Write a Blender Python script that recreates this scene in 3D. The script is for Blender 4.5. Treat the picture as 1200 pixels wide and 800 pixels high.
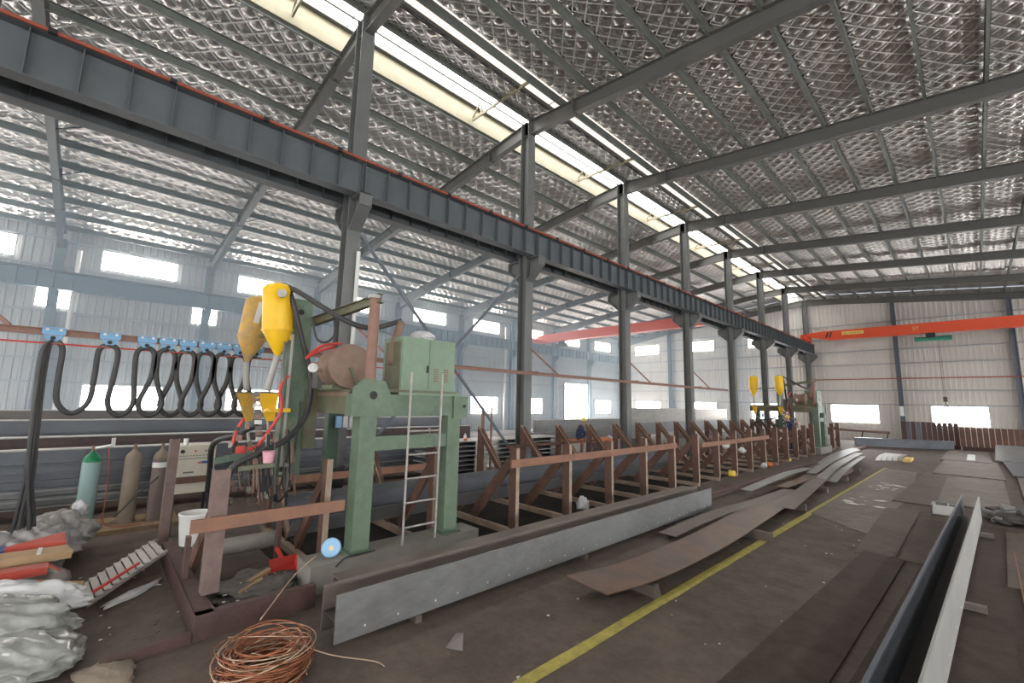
import bpy, bmesh, math, random
from mathutils import Vector as V, Matrix, noise
R = random.Random(7)
SC = bpy.context.scene
COL = SC.collection
for o in list(bpy.data.objects): bpy.data.objects.remove(o)

# ------------------------------------------------------------------ camera
YAW, PITCH, ROLL, FPX, CAMZ = .8138, .1370, .0218, 510.96, 2.55
_f = V((-math.sin(YAW)*math.cos(PITCH), math.cos(YAW)*math.cos(PITCH), math.sin(PITCH)))
_r0 = V((math.cos(YAW), math.sin(YAW), 0)); _u0 = _r0.cross(_f)
_r = _r0*math.cos(ROLL)+_u0*math.sin(ROLL); _u = _u0*math.cos(ROLL)-_r0*math.sin(ROLL)
CAM = V((0, 0, CAMZ))
cd = bpy.data.cameras.new('camera'); cam = bpy.data.objects.new('camera', cd); COL.objects.link(cam)
m3 = Matrix((_r, _u, -_f)).transposed()
cam.matrix_world = Matrix.Translation(CAM) @ m3.to_4x4()
cd.sensor_width = 36; cd.lens = 36*FPX/1200; cd.clip_start = .05; cd.clip_end = 300
SC.camera = cam
def px(x, y, X=None, Y=None, Z=None):
    """photo pixel (1200x800) -> world point on the plane X=, Y= or Z="""
    d = _f+_r*((x-600)/FPX)-_u*((y-400)/FPX)
    t = X/d.x if X is not None else (Y/d.y if Y is not None else (Z-CAMZ)/d.z)
    return CAM+d*t
# ------------------------------------------------------------------ world, exposure
w = bpy.data.worlds.new('world'); SC.world = w; w.use_nodes = True
w.node_tree.nodes['Background'].inputs[0].default_value = (.8, .88, 1, 1)
w.node_tree.nodes['Background'].inputs[1].default_value = 1.0
SC.view_settings.view_transform = 'Standard'; SC.view_settings.look = 'None'
SC.view_settings.gamma = 1; SC.view_settings.exposure = 1.27; SC.view_settings.use_curve_mapping = False
PANE, SKYL = 9.0, 5.5          # daylight given off by the wall panes and the roof lights
# ------------------------------------------------------------------ materials
MATS = {}
def mat(name, col, rough=.6, metal=0., col2=None, scale=3., amt=.5, bump=0., bscale=40., emit=0., stretch=(1, 1, 1), detail=5, spec=.5, alpha=1., fine=None):
    m = bpy.data.materials.new(name); m.use_nodes = True; nt = m.node_tree; b = nt.nodes['Principled BSDF']
    b.inputs['Base Color'].default_value = (*col, 1); b.inputs['Roughness'].default_value = rough
    b.inputs['Metallic'].default_value = metal; b.inputs['Specular IOR Level'].default_value = spec
    b.inputs['Alpha'].default_value = alpha
    if emit:
        b.inputs['Emission Color'].default_value = (*col, 1); b.inputs['Emission Strength'].default_value = emit
    if col2 or bump:
        tc = nt.nodes.new('ShaderNodeTexCoord'); mp = nt.nodes.new('ShaderNodeMapping')
        mp.inputs['Scale'].default_value = stretch
        nt.links.new(tc.outputs['Object'], mp.inputs[0])
    if col2:
        n = nt.nodes.new('ShaderNodeTexNoise'); n.inputs['Scale'].default_value = scale; n.inputs['Detail'].default_value = detail
        n.inputs['Roughness'].default_value = .65
        nt.links.new(mp.outputs[0], n.inputs[0])
        cr = nt.nodes.new('ShaderNodeValToRGB')
        cr.color_ramp.elements[0].position = .5-.5*(1-amt)*.6; cr.color_ramp.elements[1].position = .5+.5*(1-amt)*.6
        cr.color_ramp.elements[0].color = (*col, 1); cr.color_ramp.elements[1].color = (*col2, 1)
        nt.links.new(n.outputs[0], cr.inputs[0]); nt.links.new(cr.outputs[0], b.inputs['Base Color'])
    if col2 and fine:
        n3 = nt.nodes.new('ShaderNodeTexNoise'); n3.inputs['Scale'].default_value = fine[0]; n3.inputs['Detail'].default_value = 8; n3.inputs['Roughness'].default_value = .75
        nt.links.new(mp.outputs[0], n3.inputs[0])
        c3 = nt.nodes.new('ShaderNodeValToRGB'); c3.color_ramp.elements[0].position = .36; c3.color_ramp.elements[1].position = .62
        q = 1-fine[1]; c3.color_ramp.elements[0].color = (q, q, q, 1); c3.color_ramp.elements[1].color = (1, 1, 1, 1)
        nt.links.new(n3.outputs[0], c3.inputs[0])
        mx = nt.nodes.new('ShaderNodeMix'); mx.data_type = 'RGBA'; mx.blend_type = 'MULTIPLY'; mx.inputs[0].default_value = 1
        nt.links.new(cr.outputs[0], mx.inputs[6]); nt.links.new(c3.outputs[0], mx.inputs[7]); nt.links.new(mx.outputs[2], b.inputs['Base Color'])
    if bump:
        n2 = nt.nodes.new('ShaderNodeTexNoise'); n2.inputs['Scale'].default_value = bscale; n2.inputs['Detail'].default_value = 4
        nt.links.new(mp.outputs[0], n2.inputs[0])
        bp = nt.nodes.new('ShaderNodeBump'); bp.inputs['Strength'].default_value = bump; bp.inputs['Distance'].default_value = .05
        nt.links.new(n2.outputs[0], bp.inputs['Height']); nt.links.new(bp.outputs[0], b.inputs['Normal'])
    MATS[name] = m
    return m
mat('steel_grey', (.115, .13, .138), .55, 0, (.085, .098, .105), 1.2, .2)
mat('steel_wall', (.16, .19, .22), .55, 0, (.13, .155, .18), 1.2, .2)
mat('purlin_paint', (.19, .205, .185), .5, 0, (.14, .152, .138), 2, .2)
mat('column_paint', (.165, .172, .168), .5, 0, (.125, .132, .130), 1.3, .2)
mat('rafter_paint', (.098, .104, .10), .5, 0, (.125, .118, .105), 1.5, .3)
mat('foil', (.78, .755, .725), .30, .92, (.68, .65, .62), 6, .2, .22, 12)
mat('wire', (.92, .92, .90), .45)
mat('wall_sheet', (.60, .58, .54), .55, 0, (.52, .50, .465), .25, .1, stretch=(1, 1, .3))
mat('wall_sheet_grey', (.46, .46, .455), .55, 0, (.40, .40, .395), .25, .1, stretch=(1, 1, .3))
mat('roof_sheet', (.35, .35, .34), .6)
mat('girt', (.34, .36, .37), .55)
mat('pane', (1., 1., 1.), .4, emit=PANE)
mat('skylight', (1., .985, .95), .4, emit=SKYL)
hz = bpy.data.materials.new('haze'); hz.use_nodes = True; hz.node_tree.nodes.remove(hz.node_tree.nodes['Principled BSDF'])
vs_ = hz.node_tree.nodes.new('ShaderNodeVolumeScatter'); vs_.inputs['Color'].default_value = (.56, .79, 1, 1); vs_.inputs['Density'].default_value = .018; vs_.inputs['Anisotropy'].default_value = .35
hz.node_tree.links.new(vs_.outputs[0], hz.node_tree.nodes['Material Output'].inputs['Volume']); MATS['haze'] = hz
mat('skylight_aged', (1., .93, .84), .5, emit=SKYL*.075)
mat('fascia_cream', (.33, .30, .215), .6, 0, (.27, .245, .17), 2, .2)
mat('frame_white', (.6, .62, .63), .5)
mat('floor', (.118, .090, .074), .72, 0, (.178, .142, .118), .45, .1, .12, 25, detail=9, fine=(2.6, .36), spec=.22)
mat('floor_plate', (.165, .123, .092), .6, 0, (.100, .076, .060), .7, .2, .08, 18, detail=8, fine=(3, .35), spec=.25)
mat('floor_plate_pale', (.26, .22, .185), .6, 0, (.15, .12, .098), .9, .2, .1, 18, detail=8, fine=(3.5, .4), spec=.25)
mat('floor_plate_dark', (.060, .044, .034), .62, 0, (.092, .066, .050), .8, .2, .08, 18, detail=8, fine=(3, .35), spec=.2)
mat('yellow_line', (.58, .50, .10), .65, 0, (.36, .30, .085), 5, .2, detail=8, fine=(9, .35))
mat('rust', (.20, .098, .066), .75, 0, (.115, .070, .056), 2.2, .25, .15, 30, detail=8, fine=(7, .3))
mat('rust_light', (.33, .16, .10), .75, 0, (.20, .11, .08), 2.2, .25, .12, 30, detail=8)
mat('rust_edge', (.42, .33, .26), .7, 0, (.28, .19, .14), 4, .3)
mat('maroon', (.14, .07, .06), .65, 0, (.095, .062, .056), 2, .25, .1, 25, detail=8, fine=(6, .35))
mat('mill_steel', (.32, .335, .34), .40, .35, (.19, .185, .185), 1.3, .25, .05, 30, detail=8, stretch=(1, .35, 1), fine=(5, .25))
mat('mill_pale', (.45, .45, .43), .45, .25, (.33, .33, .32), 1.6, .2, .05, 30, detail=8, stretch=(1, .4, 1))
mat('strip_pale', (.34, .335, .32), .45, .25, (.23, .225, .215), 1.6, .2, .05, 30, detail=8, stretch=(1, .4, 1), fine=(4, .3))
mat('mill_blue', (.15, .165, .19), .40, .3, (.10, .105, .12), 1.4, .2, .05, 30, detail=8, stretch=(1, .4, 1))
mat('mill_brown', (.185, .15, .125), .5, .15, (.125, .105, .095), 1.6, .2, .08, 25, detail=8, stretch=(1, .4, 1))
mat('steel_edge', (.62, .62, .62), .4, .3)
mat('plate_rusty', (.115, .096, .085), .42, .25, (.21, .115, .066), .9, .35, .05, 20, detail=9, fine=(3, .25))
mat('green', (.155, .225, .150), .5, 0, (.12, .175, .118), 2.4, .2, .05, 30, detail=8, fine=(5, .25))
mat('green_light', (.22, .315, .215), .5, 0, (.19, .275, .19), 1.5, .2, fine=(4, .12))
mat('green_dirty', (.155, .185, .118), .65, 0, (.125, .10, .062), 3.5, .3, .1, 30, detail=8)
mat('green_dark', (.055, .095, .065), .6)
mat('brown_pipe', (.30, .165, .125), .6, 0, (.22, .12, .09), 5, .25)
mat('drum_rust', (.31, .225, .18), .6, .2, (.20, .12, .085), 3, .3, detail=8)
mat('dark', (.018, .018, .02), .6)
mat('rubber', (.030, .031, .034), .5, 0, (.05, .05, .05), 8, .3)
mat('hose_grey', (.12, .12, .115), .5, 0, (.17, .16, .14), 6, .3)
mat('grey_pipe', (.42, .42, .39), .5)
mat('yellow', (.95, .58, .015), .35, 0, (.88, .52, .015), 3, .2)
mat('yellow_dirty', (.72, .40, .03), .5, 0, (.42, .30, .16), 5, .45, .1, 30, detail=8)
mat('red', (.62, .06, .045), .45)
mat('red_rail', (.34, .065, .035), .55, 0, (.26, .07, .045), 3, .2)
mat('crane_red', (.74, .085, .022), .42, 0, (.66, .07, .02), .7, .2)
mat('red_part', (.52, .07, .045), .5, 0, (.40, .06, .04), 5, .2)
mat('pink', (.80, .42, .50), .5)
mat('white', (.72, .72, .70), .55)
mat('cream_box', (.60, .57, .47), .5, 0, (.52, .49, .40), 3, .2)
mat('bag_white', (.64, .65, .66), .3, 0, (.50, .50, .50), 3, .2, .12, 10, detail=5)
mat('bag_grey', (.33, .315, .31), .4, 0, (.22, .21, .205), 3.5, .3, .15, 12, detail=6)
mat('clear_plastic', (.40, .41, .39), .14, 0, (.17, .175, .165), 2.2, .35, .15, 9, detail=6)
mat('cardboard', (.47, .31, .17), .75, 0, (.39, .26, .15), 4, .2)
mat('blue_box', (.03, .10, .36), .45)
mat('trolley_blue', (.14, .36, .62), .45, 0, (.22, .45, .68), 6, .2)
mat('cyl_teal', (.27, .39, .385), .45, 0, (.235, .345, .34), 4, .2)
mat('cyl_green', (.0, .19, .075), .35)
mat('cyl_brown', (.265, .215, .165), .7, 0, (.185, .15, .115), 5, .25, .15, 40, detail=8)
mat('cyl_maroon', (.20, .155, .14), .7, 0, (.15, .115, .105), 5, .25, .15, 40, detail=8)
mat('sky_cyl', (.18, .42, .68), .45)
mat('copper', (.46, .185, .10), .38, .75, (.36, .15, .085), 4, .2)
mat('copper_pale', (.55, .40, .29), .4, .6)
mat('grate', (.47, .45, .42), .5, .3, (.30, .27, .25), 5, .25)
mat('slat', (.55, .53, .50), .5, .1, (.40, .37, .34), 5, .25)
mat('concrete', (.30, .28, .25), .8, 0, (.22, .205, .185), 3, .2, .15, 30, detail=8)
mat('debris', (.20, .185, .165), .9, 0, (.09, .08, .07), 9, .3, .6, 20, detail=9)
mat('navy', (.022, .035, .09), .8)
mat('skin', (.45, .27, .19), .6)
mat('helmet', (.85, .62, .08), .4)
mat('orange', (.66, .17, .04), .5)
mat('hook', (.05, .045, .04), .5)
mat('hoist_green', (.03, .20, .13), .5)
mat('sign_yellow', (.80, .58, .16), .5)
mat('disc_blue', (.30, .55, .82), .4)
mat('disc_cream', (.78, .62, .36), .5)
mat('rope', (.05, .04, .035), .8)
mat('scrap', (.22, .21, .20), .6, .2, (.13, .11, .10), 3, .2)
mat('timber', (.30, .21, .13), .8, 0, (.22, .15, .09), 4, .2, stretch=(1, 6, 6))

# ------------------------------------------------------------------ mesh helpers
ORG = {}
class B:
    def __init__(s): s.v = []; s.f = []; s.sm = []; s.mi = []; s.cur = 0
    def add(s, vs, fs, smooth=False):
        n = len(s.v); s.v += [V(a) for a in vs]
        for f in fs: s.f.append([n+i for i in f]); s.sm.append(smooth); s.mi.append(s.cur)
        return s
    def box(s, x0, x1, y0, y1, z0, z1):
        if x0 > x1: x0, x1 = x1, x0
        if y0 > y1: y0, y1 = y1, y0
        if z0 > z1: z0, z1 = z1, z0
        return s.add([(x0,y0,z0),(x1,y0,z0),(x1,y1,z0),(x0,y1,z0),(x0,y0,z1),(x1,y0,z1),(x1,y1,z1),(x0,y1,z1)],
                     [(3,2,1,0),(4,5,6,7),(0,1,5,4),(1,2,6,5),(2,3,7,6),(3,0,4,7)])
    def bar(s, p0, p1, w, h, up=(0,0,1), off=(0,0)):
        """box from p0 to p1, w across, h along up; off shifts (across, up)"""
        p0, p1 = V(p0), V(p1); d = (p1-p0).normalized(); up = V(up)
        a = d.cross(up)
        if a.length < 1e-5: a = d.cross(V((1,0,0)))
        a.normalize(); u = a.cross(d).normalized()
        sh = a*off[0]+u*off[1]
        vs = []
        for p in (p0, p1):
            for sa, su in ((-1,-1),(1,-1),(1,1),(-1,1)): vs.append(p+sh+a*(sa*w/2)+u*(su*h/2))
        return s.add(vs, [(3,2,1,0),(4,5,6,7),(0,1,5,4),(1,2,6,5),(2,3,7,6),(3,0,4,7)])
    def hbeam(s, p0, p1, depth, width, tf=.018, tw=.012, up=(0,0,1)):
        s.bar(p0, p1, tw, depth-2*tf, up)
        s.bar(p0, p1, width, tf, up, (0, depth/2-tf/2)); s.bar(p0, p1, width, tf, up, (0, -depth/2+tf/2))
        return s
    def chan(s, p0, p1, web, flange, t=.012, up=(0,0,1), side=1):
        """channel: web 'web' tall along up, flanges to one side"""
        s.bar(p0, p1, t, web, up)
        s.bar(p0, p1, flange, t, up, (side*flange/2, web/2-t/2)); s.bar(p0, p1, flange, t, up, (side*flange/2, -web/2+t/2))
        return s
    def cyl(s, p0, p1, r0, r1=None, n=12, caps=True):
        r1 = r0 if r1 is None else r1
        p0, p1 = V(p0), V(p1); d = (p1-p0).normalized(); a = d.orthogonal().normalized(); b = d.cross(a)
        vs = []
        for p, r in ((p0, r0), (p1, r1)):
            for i in range(n):
                t = 2*math.pi*i/n; vs.append(p+a*(r*math.cos(t))+b*(r*math.sin(t)))
        s.add(vs, [(i, (i+1)%n, n+(i+1)%n, n+i) for i in range(n)], True)
        if caps:
            s.add(vs[:n], [tuple(range(n))[::-1]]); s.add(vs[n:], [tuple(range(n))])
        return s
    def tube(s, pts, r, n=8, sub=4, closed=False):
        P = smooth_path([V(p) for p in pts], sub) if sub > 1 else [V(p) for p in pts]
        rings = []; a = None
        for i, p in enumerate(P):
            d = (P[min(i+1, len(P)-1)]-P[max(i-1, 0)]).normalized()
            if a is None: a = d.orthogonal().normalized()
            a = (a-d*a.dot(d)).normalized(); b = d.cross(a)
            rings.append([p+a*(r*math.cos(2*math.pi*k/n))+b*(r*math.sin(2*math.pi*k/n)) for k in range(n)])
        vs = [q for g in rings for q in g]; fs = []
        for i in range(len(P)-1):
            for k in range(n): fs.append((i*n+k, i*n+(k+1)%n, (i+1)*n+(k+1)%n, (i+1)*n+k))
        fs.append(tuple(range(n))[::-1]); fs.append(tuple((len(P)-1)*n+k for k in range(n)))
        return s.add(vs, fs, True)
    def ribbon(s, pts, w, t, side, sub=5):
        P = smooth_path([V(p) for p in pts], sub); side = V(side).normalized(); vs = []; fs = []
        for i, p in enumerate(P):
            d = (P[min(i+1, len(P)-1)]-P[max(i-1, 0)]).normalized(); u = d.cross(side).normalized()
            for a, b in ((-1,-1),(1,-1),(1,1),(-1,1)): vs.append(p+side*(a*w/2)+u*(b*t/2))
        for i in range(len(P)-1):
            for k in range(4): fs.append((i*4+k, i*4+(k+1)%4, i*4+4+(k+1)%4, i*4+4+k))
        fs += [(3,2,1,0), tuple((len(P)-1)*4+k for k in range(4))]
        return s.add(vs, fs, True)
    def lathe(s, c, prof, n=16, axis=(0,0,1), smooth=True):
        c = V(c); d = V(axis).normalized(); a = d.orthogonal().normalized(); b = d.cross(a); vs = []; fs = []
        for r, z in prof:
            for i in range(n):
                t = 2*math.pi*i/n; vs.append(c+d*z+a*(r*math.cos(t))+b*(r*math.sin(t)))
        for j in range(len(prof)-1):
            for i in range(n): fs.append((j*n+i, j*n+(i+1)%n, (j+1)*n+(i+1)%n, (j+1)*n+i))
        s.add(vs, fs, smooth)
        s.add(vs[:n], [tuple(range(n))[::-1]]); s.add(vs[-n:], [tuple(range(n))])
        return s
    def prism(s, poly, ext):
        n = len(poly); e = V(ext); vs = [V(p) for p in poly]+[V(p)+e for p in poly]
        return s.add(vs, [tuple(range(n))[::-1], tuple(range(n, 2*n))]+[(i, (i+1)%n, n+(i+1)%n, n+i) for i in range(n)])
    def build(s, name, m, parent=None, base=None, label=None, fix=True):
        if parent is None:
            xs = [v.x for v in s.v]; ys = [v.y for v in s.v]; zs = [v.z for v in s.v]
            o0 = V(base) if base is not None else V(((min(xs)+max(xs))/2, (min(ys)+max(ys))/2, min(zs)))
        else: o0 = ORG[parent]
        me = bpy.data.meshes.new(name); me.from_pydata([tuple(v-o0) for v in s.v], [], s.f)
        me.polygons.foreach_set('use_smooth', s.sm)
        for q in ([m] if isinstance(m, str) else m): me.materials.append(MATS[q])
        if not isinstance(m, str): me.polygons.foreach_set('material_index', s.mi)
        if fix:
            bm = bmesh.new(); bm.from_mesh(me); bmesh.ops.recalc_face_normals(bm, faces=bm.faces); bm.to_mesh(me); bm.free()
        me.update()
        o = bpy.data.objects.new(name, me); COL.objects.link(o); ORG[o] = o0
        if parent is None: o.location = o0
        else: o.parent = parent
        if label: o['label'] = label
        return o
def smooth_path(P, sub):
    out = []
    for i in range(len(P)-1):
        p0 = P[max(i-1, 0)]; p1 = P[i]; p2 = P[i+1]; p3 = P[min(i+2, len(P)-1)]
        for k in range(sub):
            t = k/sub
            out.append(.5*((2*p1)+(p2-p0)*t+(2*p0-5*p1+4*p2-p3)*t*t+(3*p1-p0-3*p2+p3)*t**3))
    out.append(P[-1]); return out
def tag(o, label, cat, group=None):
    o['label'] = label; o['category'] = cat
    if group: o['group'] = group
    return o
def thing(name, label, cat, loc=(0,0,0), group=None):
    o = bpy.data.objects.new(name, None); COL.objects.link(o); o.location = loc; ORG[o] = V(loc); o.empty_display_size = .1
    return tag(o, label, cat, group)
ORDN = ['first', 'second', 'third', 'fourth', 'fifth', 'sixth', 'seventh', 'eighth', 'ninth', 'tenth', 'eleventh', 'twelfth', 'thirteenth', 'fourteenth', 'fifteenth', 'sixteenth', 'seventeenth', 'eighteenth', 'nineteenth', 'twentieth', 'twenty-first', 'twenty-second', 'twenty-third', 'twenty-fourth', 'twenty-fifth']
def struct(o): o['kind'] = 'structure'; return o
def copy_tree(o, parent=None):
    c = o.copy(); COL.objects.link(c)
    if parent: c.parent = parent
    ORG[c] = ORG.get(o)
    for ch in list(o.children): copy_tree(ch, c)
    return c
def inst(src, name=None, parent=None, loc=None):
    c = bpy.data.objects.new(name or src.name.split('.')[0], src.data); COL.objects.link(c); c.parent = parent
    if loc is not None: c.location = loc
    return c

# ------------------------------------------------------------------ the hall shell
Y0, DY = 4.06, 6.0                      # first mid column and the bay length
XL, XR, YN, YF = -30., 10., -13.94, 46.4
RX, RZ, SL = -10., 12.30, .108          # ridge line, rafter top height there, roof slope
def rz(x): return RZ-SL*abs(x-RX)
FR = [Y0+DY*k for k in range(-2, 8)]    # frames
struct(B().box(XL-.3, XR+.3, YN-.3, YF+.3, -.2, 0).build('floor', 'floor'))
def corrugated(name, p0, p1, h, nrm, pitch=.30, dep=.035, m='wall_sheet'):
    p0, p1, nrm = V(p0), V(p1), V(nrm); L = (p1-p0).length; d = (p1-p0)/L; n = int(L/pitch); b = B(); pr = []
    for i in range(n):
        s = i*L/n; q = L/n
        for a, z in ((0, 0), (.55, 0), (.65, 1), (.9, 1)): pr.append(p0+d*(s+a*q)+nrm*(z*dep))
    pr.append(p1.copy()); vs = []; fs = []
    for i, p in enumerate(pr): vs += [p, p+V((0, 0, h(p) if callable(h) else h))]
    for i in range(len(pr)-1): fs.append((2*i, 2*i+2, 2*i+3, 2*i+1))
    return struct(b.add(vs, fs).build(name, m, fix=False))
wl = corrugated('wall_left', (XL, YN, 0), (XL, YF, 0), 10.4, (1, 0, 0), m='wall_sheet_grey')
wr = corrugated('wall_right', (XR, YF, 0), (XR, YN, 0), 10.4, (-1, 0, 0))
wf = corrugated('wall_far', (XL, YF, 0), (XR, YF, 0), lambda p: rz(p.x)+.45, (0, -1, 0))
wn = corrugated('wall_near', (XR, YN, 0), (XL, YN, 0), lambda p: rz(p.x)+.45, (0, 1, 0))
for z in (3.02, 4.1, 5.2, 6.35, 7.6, 8.55, 9.85):
    B().box(XL+.03, XL+.15, YN, YF, z-.05, z+.05).build('girt', 'girt', wl)
    B().box(XR-.15, XR-.03, YN, YF, z-.05, z+.05).build('girt', 'girt', wr)
for z in (2.98, 4.1, 6.25, 7.4, 8.6, 9.7):
    B().box(XL, XR, YF-.15, YF-.03, z-.045, z+.045).build('girt', 'girt', wf)
# roof skin, two slopes, left open over the ridge vent
ce = thing('ceiling', 'x', 'x', (RX, 16, RZ)); del ce['label']; del ce['category']; ce['kind'] = 'structure'
RV0, RV1 = -11.6, -8.42
b = B()
for x0, x1 in ((XL-.3, RV0), (RV1, XR+.3)):
    b.prism([(x0, YN-.3, rz(x0)+.50), (x1, YN-.3, rz(x1)+.50), (x1, YN-.3, rz(x1)+.56), (x0, YN-.3, rz(x0)+.56)], (0, YF-YN+.6, 0))
b.build('roof_deck', 'roof_sheet', ce)
# quilted foil insulation behind a diamond wire net, one panel for each purlin gap and bay
def foil_mesh(wd, nb):
    a, bq = .25, wd/nb; nx, ny = int(wd/.048), 132; vs = []; fs = []
    for j in range(ny+1):
        for i in range(nx+1):
            x = wd*i/nx; y = DY*j/ny
            u = y/a+x/bq; v = y/a-x/bq
            p = abs(math.sin(math.pi*u/2)*math.sin(math.pi*v/2))**.6
            wob = noise.noise(V((x*2.3, y*2.3, nb)))*.014
            vs.append((x, y, -.06*math.sin(math.pi*x/wd)-.105*p+wob*.4))
    for j in range(ny):
        for i in range(nx): k = j*(nx+1)+i; fs.append((k, k+nx+1, k+nx+2, k+1))
    me = bpy.data.meshes.new('foil_panel'); me.from_pydata(vs, [], fs); me.materials.append(MATS['foil'])
    me.polygons.foreach_set('use_smooth', [True]*len(fs)); me.update()
    # wires along u = even, v = even
    bb = B(); P = lambda x, y: V((x, y, -.06*math.sin(math.pi*x/wd)-.075))
    for sg in (1, -1):
        k = -2*nb-2
        while k < 2*DY/a+2*nb:
            seg = []
            for i in range(13):
                x = wd*i/12; y = a*(k-sg*x/bq)
                if 0 <= y <= DY: seg.append(P(x, y))
            for q in range(len(seg)-1): bb.bar(seg[q], seg[q+1], .026, .005)
            k += 2
    wm = bpy.data.meshes.new('wire_net'); wm.from_pydata([tuple(v) for v in bb.v], [], bb.f); wm.materials.append(MATS['wire']); wm.update()
    return me, wm
PL = [RV0-1.6*i for i in range(12)]; PR = [RV1+1.17*i for i in range(16)]
for P, wd, nb, sg in ((PL, 1.6, 6, -1), (PR, 1.17, 5, 1)):
    me, wm = foil_mesh(wd, nb)
    for yb in range(-1, 9):
        y = FR[0]+DY*(yb-1)+0
        if y < YN-.1 or y > YF-1: continue
        for x in P:
            for mm, nm in ((me, 'foil_panel'), (wm, 'wire_net')):
                o = bpy.data.objects.new(nm, mm); COL.objects.link(o); o.parent = ce
                xx = x if sg == 1 else x-wd
                o.location = V((xx, y, rz(xx)+.40))-ORG[ce]
                o.rotation_euler = (0, math.atan(SL)*sg, 0)
# purlins
for P, s in ((PL, -1), (PR, 1)):
    for i, x in enumerate(P):
        if x > XR-.2 or x < XL+.2: continue
        z = rz(x)
        pb = B().box(x-.006, x+.006, FR[0], YF, z-.03, z+.22).box(x, x-s*.07, FR[0], YF, z-.03, z-.018).box(x, x-s*.07, FR[0], YF, z+.208, z+.22)
        tag(pb.build('roof_purlin', 'purlin_paint'), 'grey channel purlin, %s from the ridge vent on the %s roof slope' % (ORDN[i], 'window side' if s < 0 else 'open bay side'), 'purlin', 'roof purlins')
# ridge vent
rv = thing('ridge_vent', 'long glazed ridge vent with cream side board running above the middle columns', 'roof vent', (RX, 16, RZ))
ya, yb_ = FR[0]-5, YF-.2
zt = rz(RV0)
B().box(-11.56, -11.50, ya, yb_, zt+.1, 13.0).build('side_board', 'fascia_cream', rv)
B().box(-11.5, -11.36, ya, yb_, 12.93, 13.06).build('edge_bar', 'rafter_paint', rv)
B().box(-10.98, -10.92, ya, yb_, 12.95, 13.05).build('edge_bar', 'rafter_paint', rv)
B().box(-10.68, -10.02, ya, yb_, 13.0, 13.06).build('cap_sheet', 'roof_sheet', rv)
B().box(-10.06, -10.02, ya, yb_, 12.5, 13.0).build('cap_sheet', 'roof_sheet', rv)
B().box(-11.62, -11.40, ya, yb_, 13.08, 13.12).build('cap_sheet', 'roof_sheet', rv)
B().chan((-10.0, ya, 12.45), (-10.0, yb_, 12.45), .2, .07, .012).build('ridge_purlin', 'purlin_paint', rv)
for x in (-9.14, -9.08): B().cyl((x, ya, 12.36), (x, yb_, 12.36), .018, n=6).build('conduit', 'dark', rv)
me, wm = foil_mesh(.78, 4)
for k in range(-2, 7):
    for mm, nm in ((me, 'foil_panel'), (wm, 'wire_net')):
        o = bpy.data.objects.new(nm, mm); COL.objects.link(o); o.parent = rv
        o.location = V((-9.95, Y0+DY*k, 12.60))-ORG[rv]; o.rotation_euler = (0, math.atan(SL), 0)
B().box(-9.95, -8.2, ya, yb_, 12.70, 12.74).build('cap_sheet', 'roof_sheet', rv)
for k in range(-2, 7):
    ym = Y0+DY*k+4.6
    s_ = B(); s_.bar((-11.45, ym, 12.42), (-8.6, ym, 12.34), .05, .10); s_.box(-11.0, -10.94, ym-.03, ym+.03, 12.35, 12.97)
    s_.bar((-11.45, ym, 12.5), (-10.95, ym, 12.95), .04, .05, (0, 1, 0)); s_.build('strut', 'fascia_cream', rv)
WN = [0]
def window(p0, p1, nrm, z0, z1, mull=1, m='pane', frame=.06, cat=None):
    """pane set in a frame on a wall; p0,p1 ends along the wall"""
    WN[0] += 1; p0, p1, nrm = V(p0), V(p1), V(nrm); d = (p1-p0).normalized(); c = (p0+p1)/2
    o = thing('window_%d' % WN[0], 'x', 'x', (c.x, c.y, z0)); del o['label']; del o['category']; o['kind'] = 'structure'
    q = nrm*.06
    n = mull+1; L = (p1-p0).length
    for i in range(n):
        a = p0+d*(L*i/n+.02); e = p0+d*(L*(i+1)/n-.02)
        bb = B(); zc = (z0+z1)/2
        bb.bar(a+q+V((0,0,zc)), e+q+V((0,0,zc)), .01, z1-z0-.03); bb.build('pane', m, o)
    f_ = B(); qq = nrm*.075
    for z in (z0, z1): f_.bar(p0+qq+V((0,0,z)), p1+qq+V((0,0,z)), .06, frame)
    for i in range(n+1):
        p = p0+d*(L*i/n); f_.bar(p+qq+V((0,0,z0)), p+qq+V((0,0,z1)), frame if i in (0, n) else .035, .06, nrm)
    f_.build('window_frame', 'frame_white', o)
    return o
for k in range(-3, 7):
    yc = Y0+DY*k+3
    for X, n in ((XL, 1), (XR, -1)):  # right wall is unseen; its glowing panes are added to light the floor
        window((X, yc-1.55, 0), (X, yc+1.55, 0), (n, 0, 0), 8.72, 9.72)
        if not (X == XL and k == 5): window((X, yc-1.55, 0), (X, yc+1.55, 0), (n, 0, 0), 1.45, 2.92)
    if k < 1: window((XL, Y0+DY*k-.6, 0), (XL, Y0+DY*k+.6, 0), (1, 0, 0), 6.52, 7.48, 0)
for x0, x1 in ((-27.5, -24.5), (-20.7, -18.3), (-15, -12.2)):
    window((x0, YF, 0), (x1, YF, 0), (0, -1, 0), 8.3, 9.35); window((x0, YF, 0), (x1, YF, 0), (0, -1, 0), 1.45, 2.92)
for x0, x1 in ((-8.6, -5.45), (-2.3, .62), (4.0, 7.0)): window((x0, YF, 0), (x1, YF, 0), (0, -1, 0), 1.46, 2.9)
for x0 in (-26, -20, -14, -7, -1, 5): window((x0+3, YN, 0), (x0, YN, 0), (0, 1, 0), 1.45, 2.92); window((x0+3, YN, 0), (x0, YN, 0), (0, 1, 0), 8.3, 9.35)  # near wall is unseen; window pattern repeated there to add light
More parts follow.
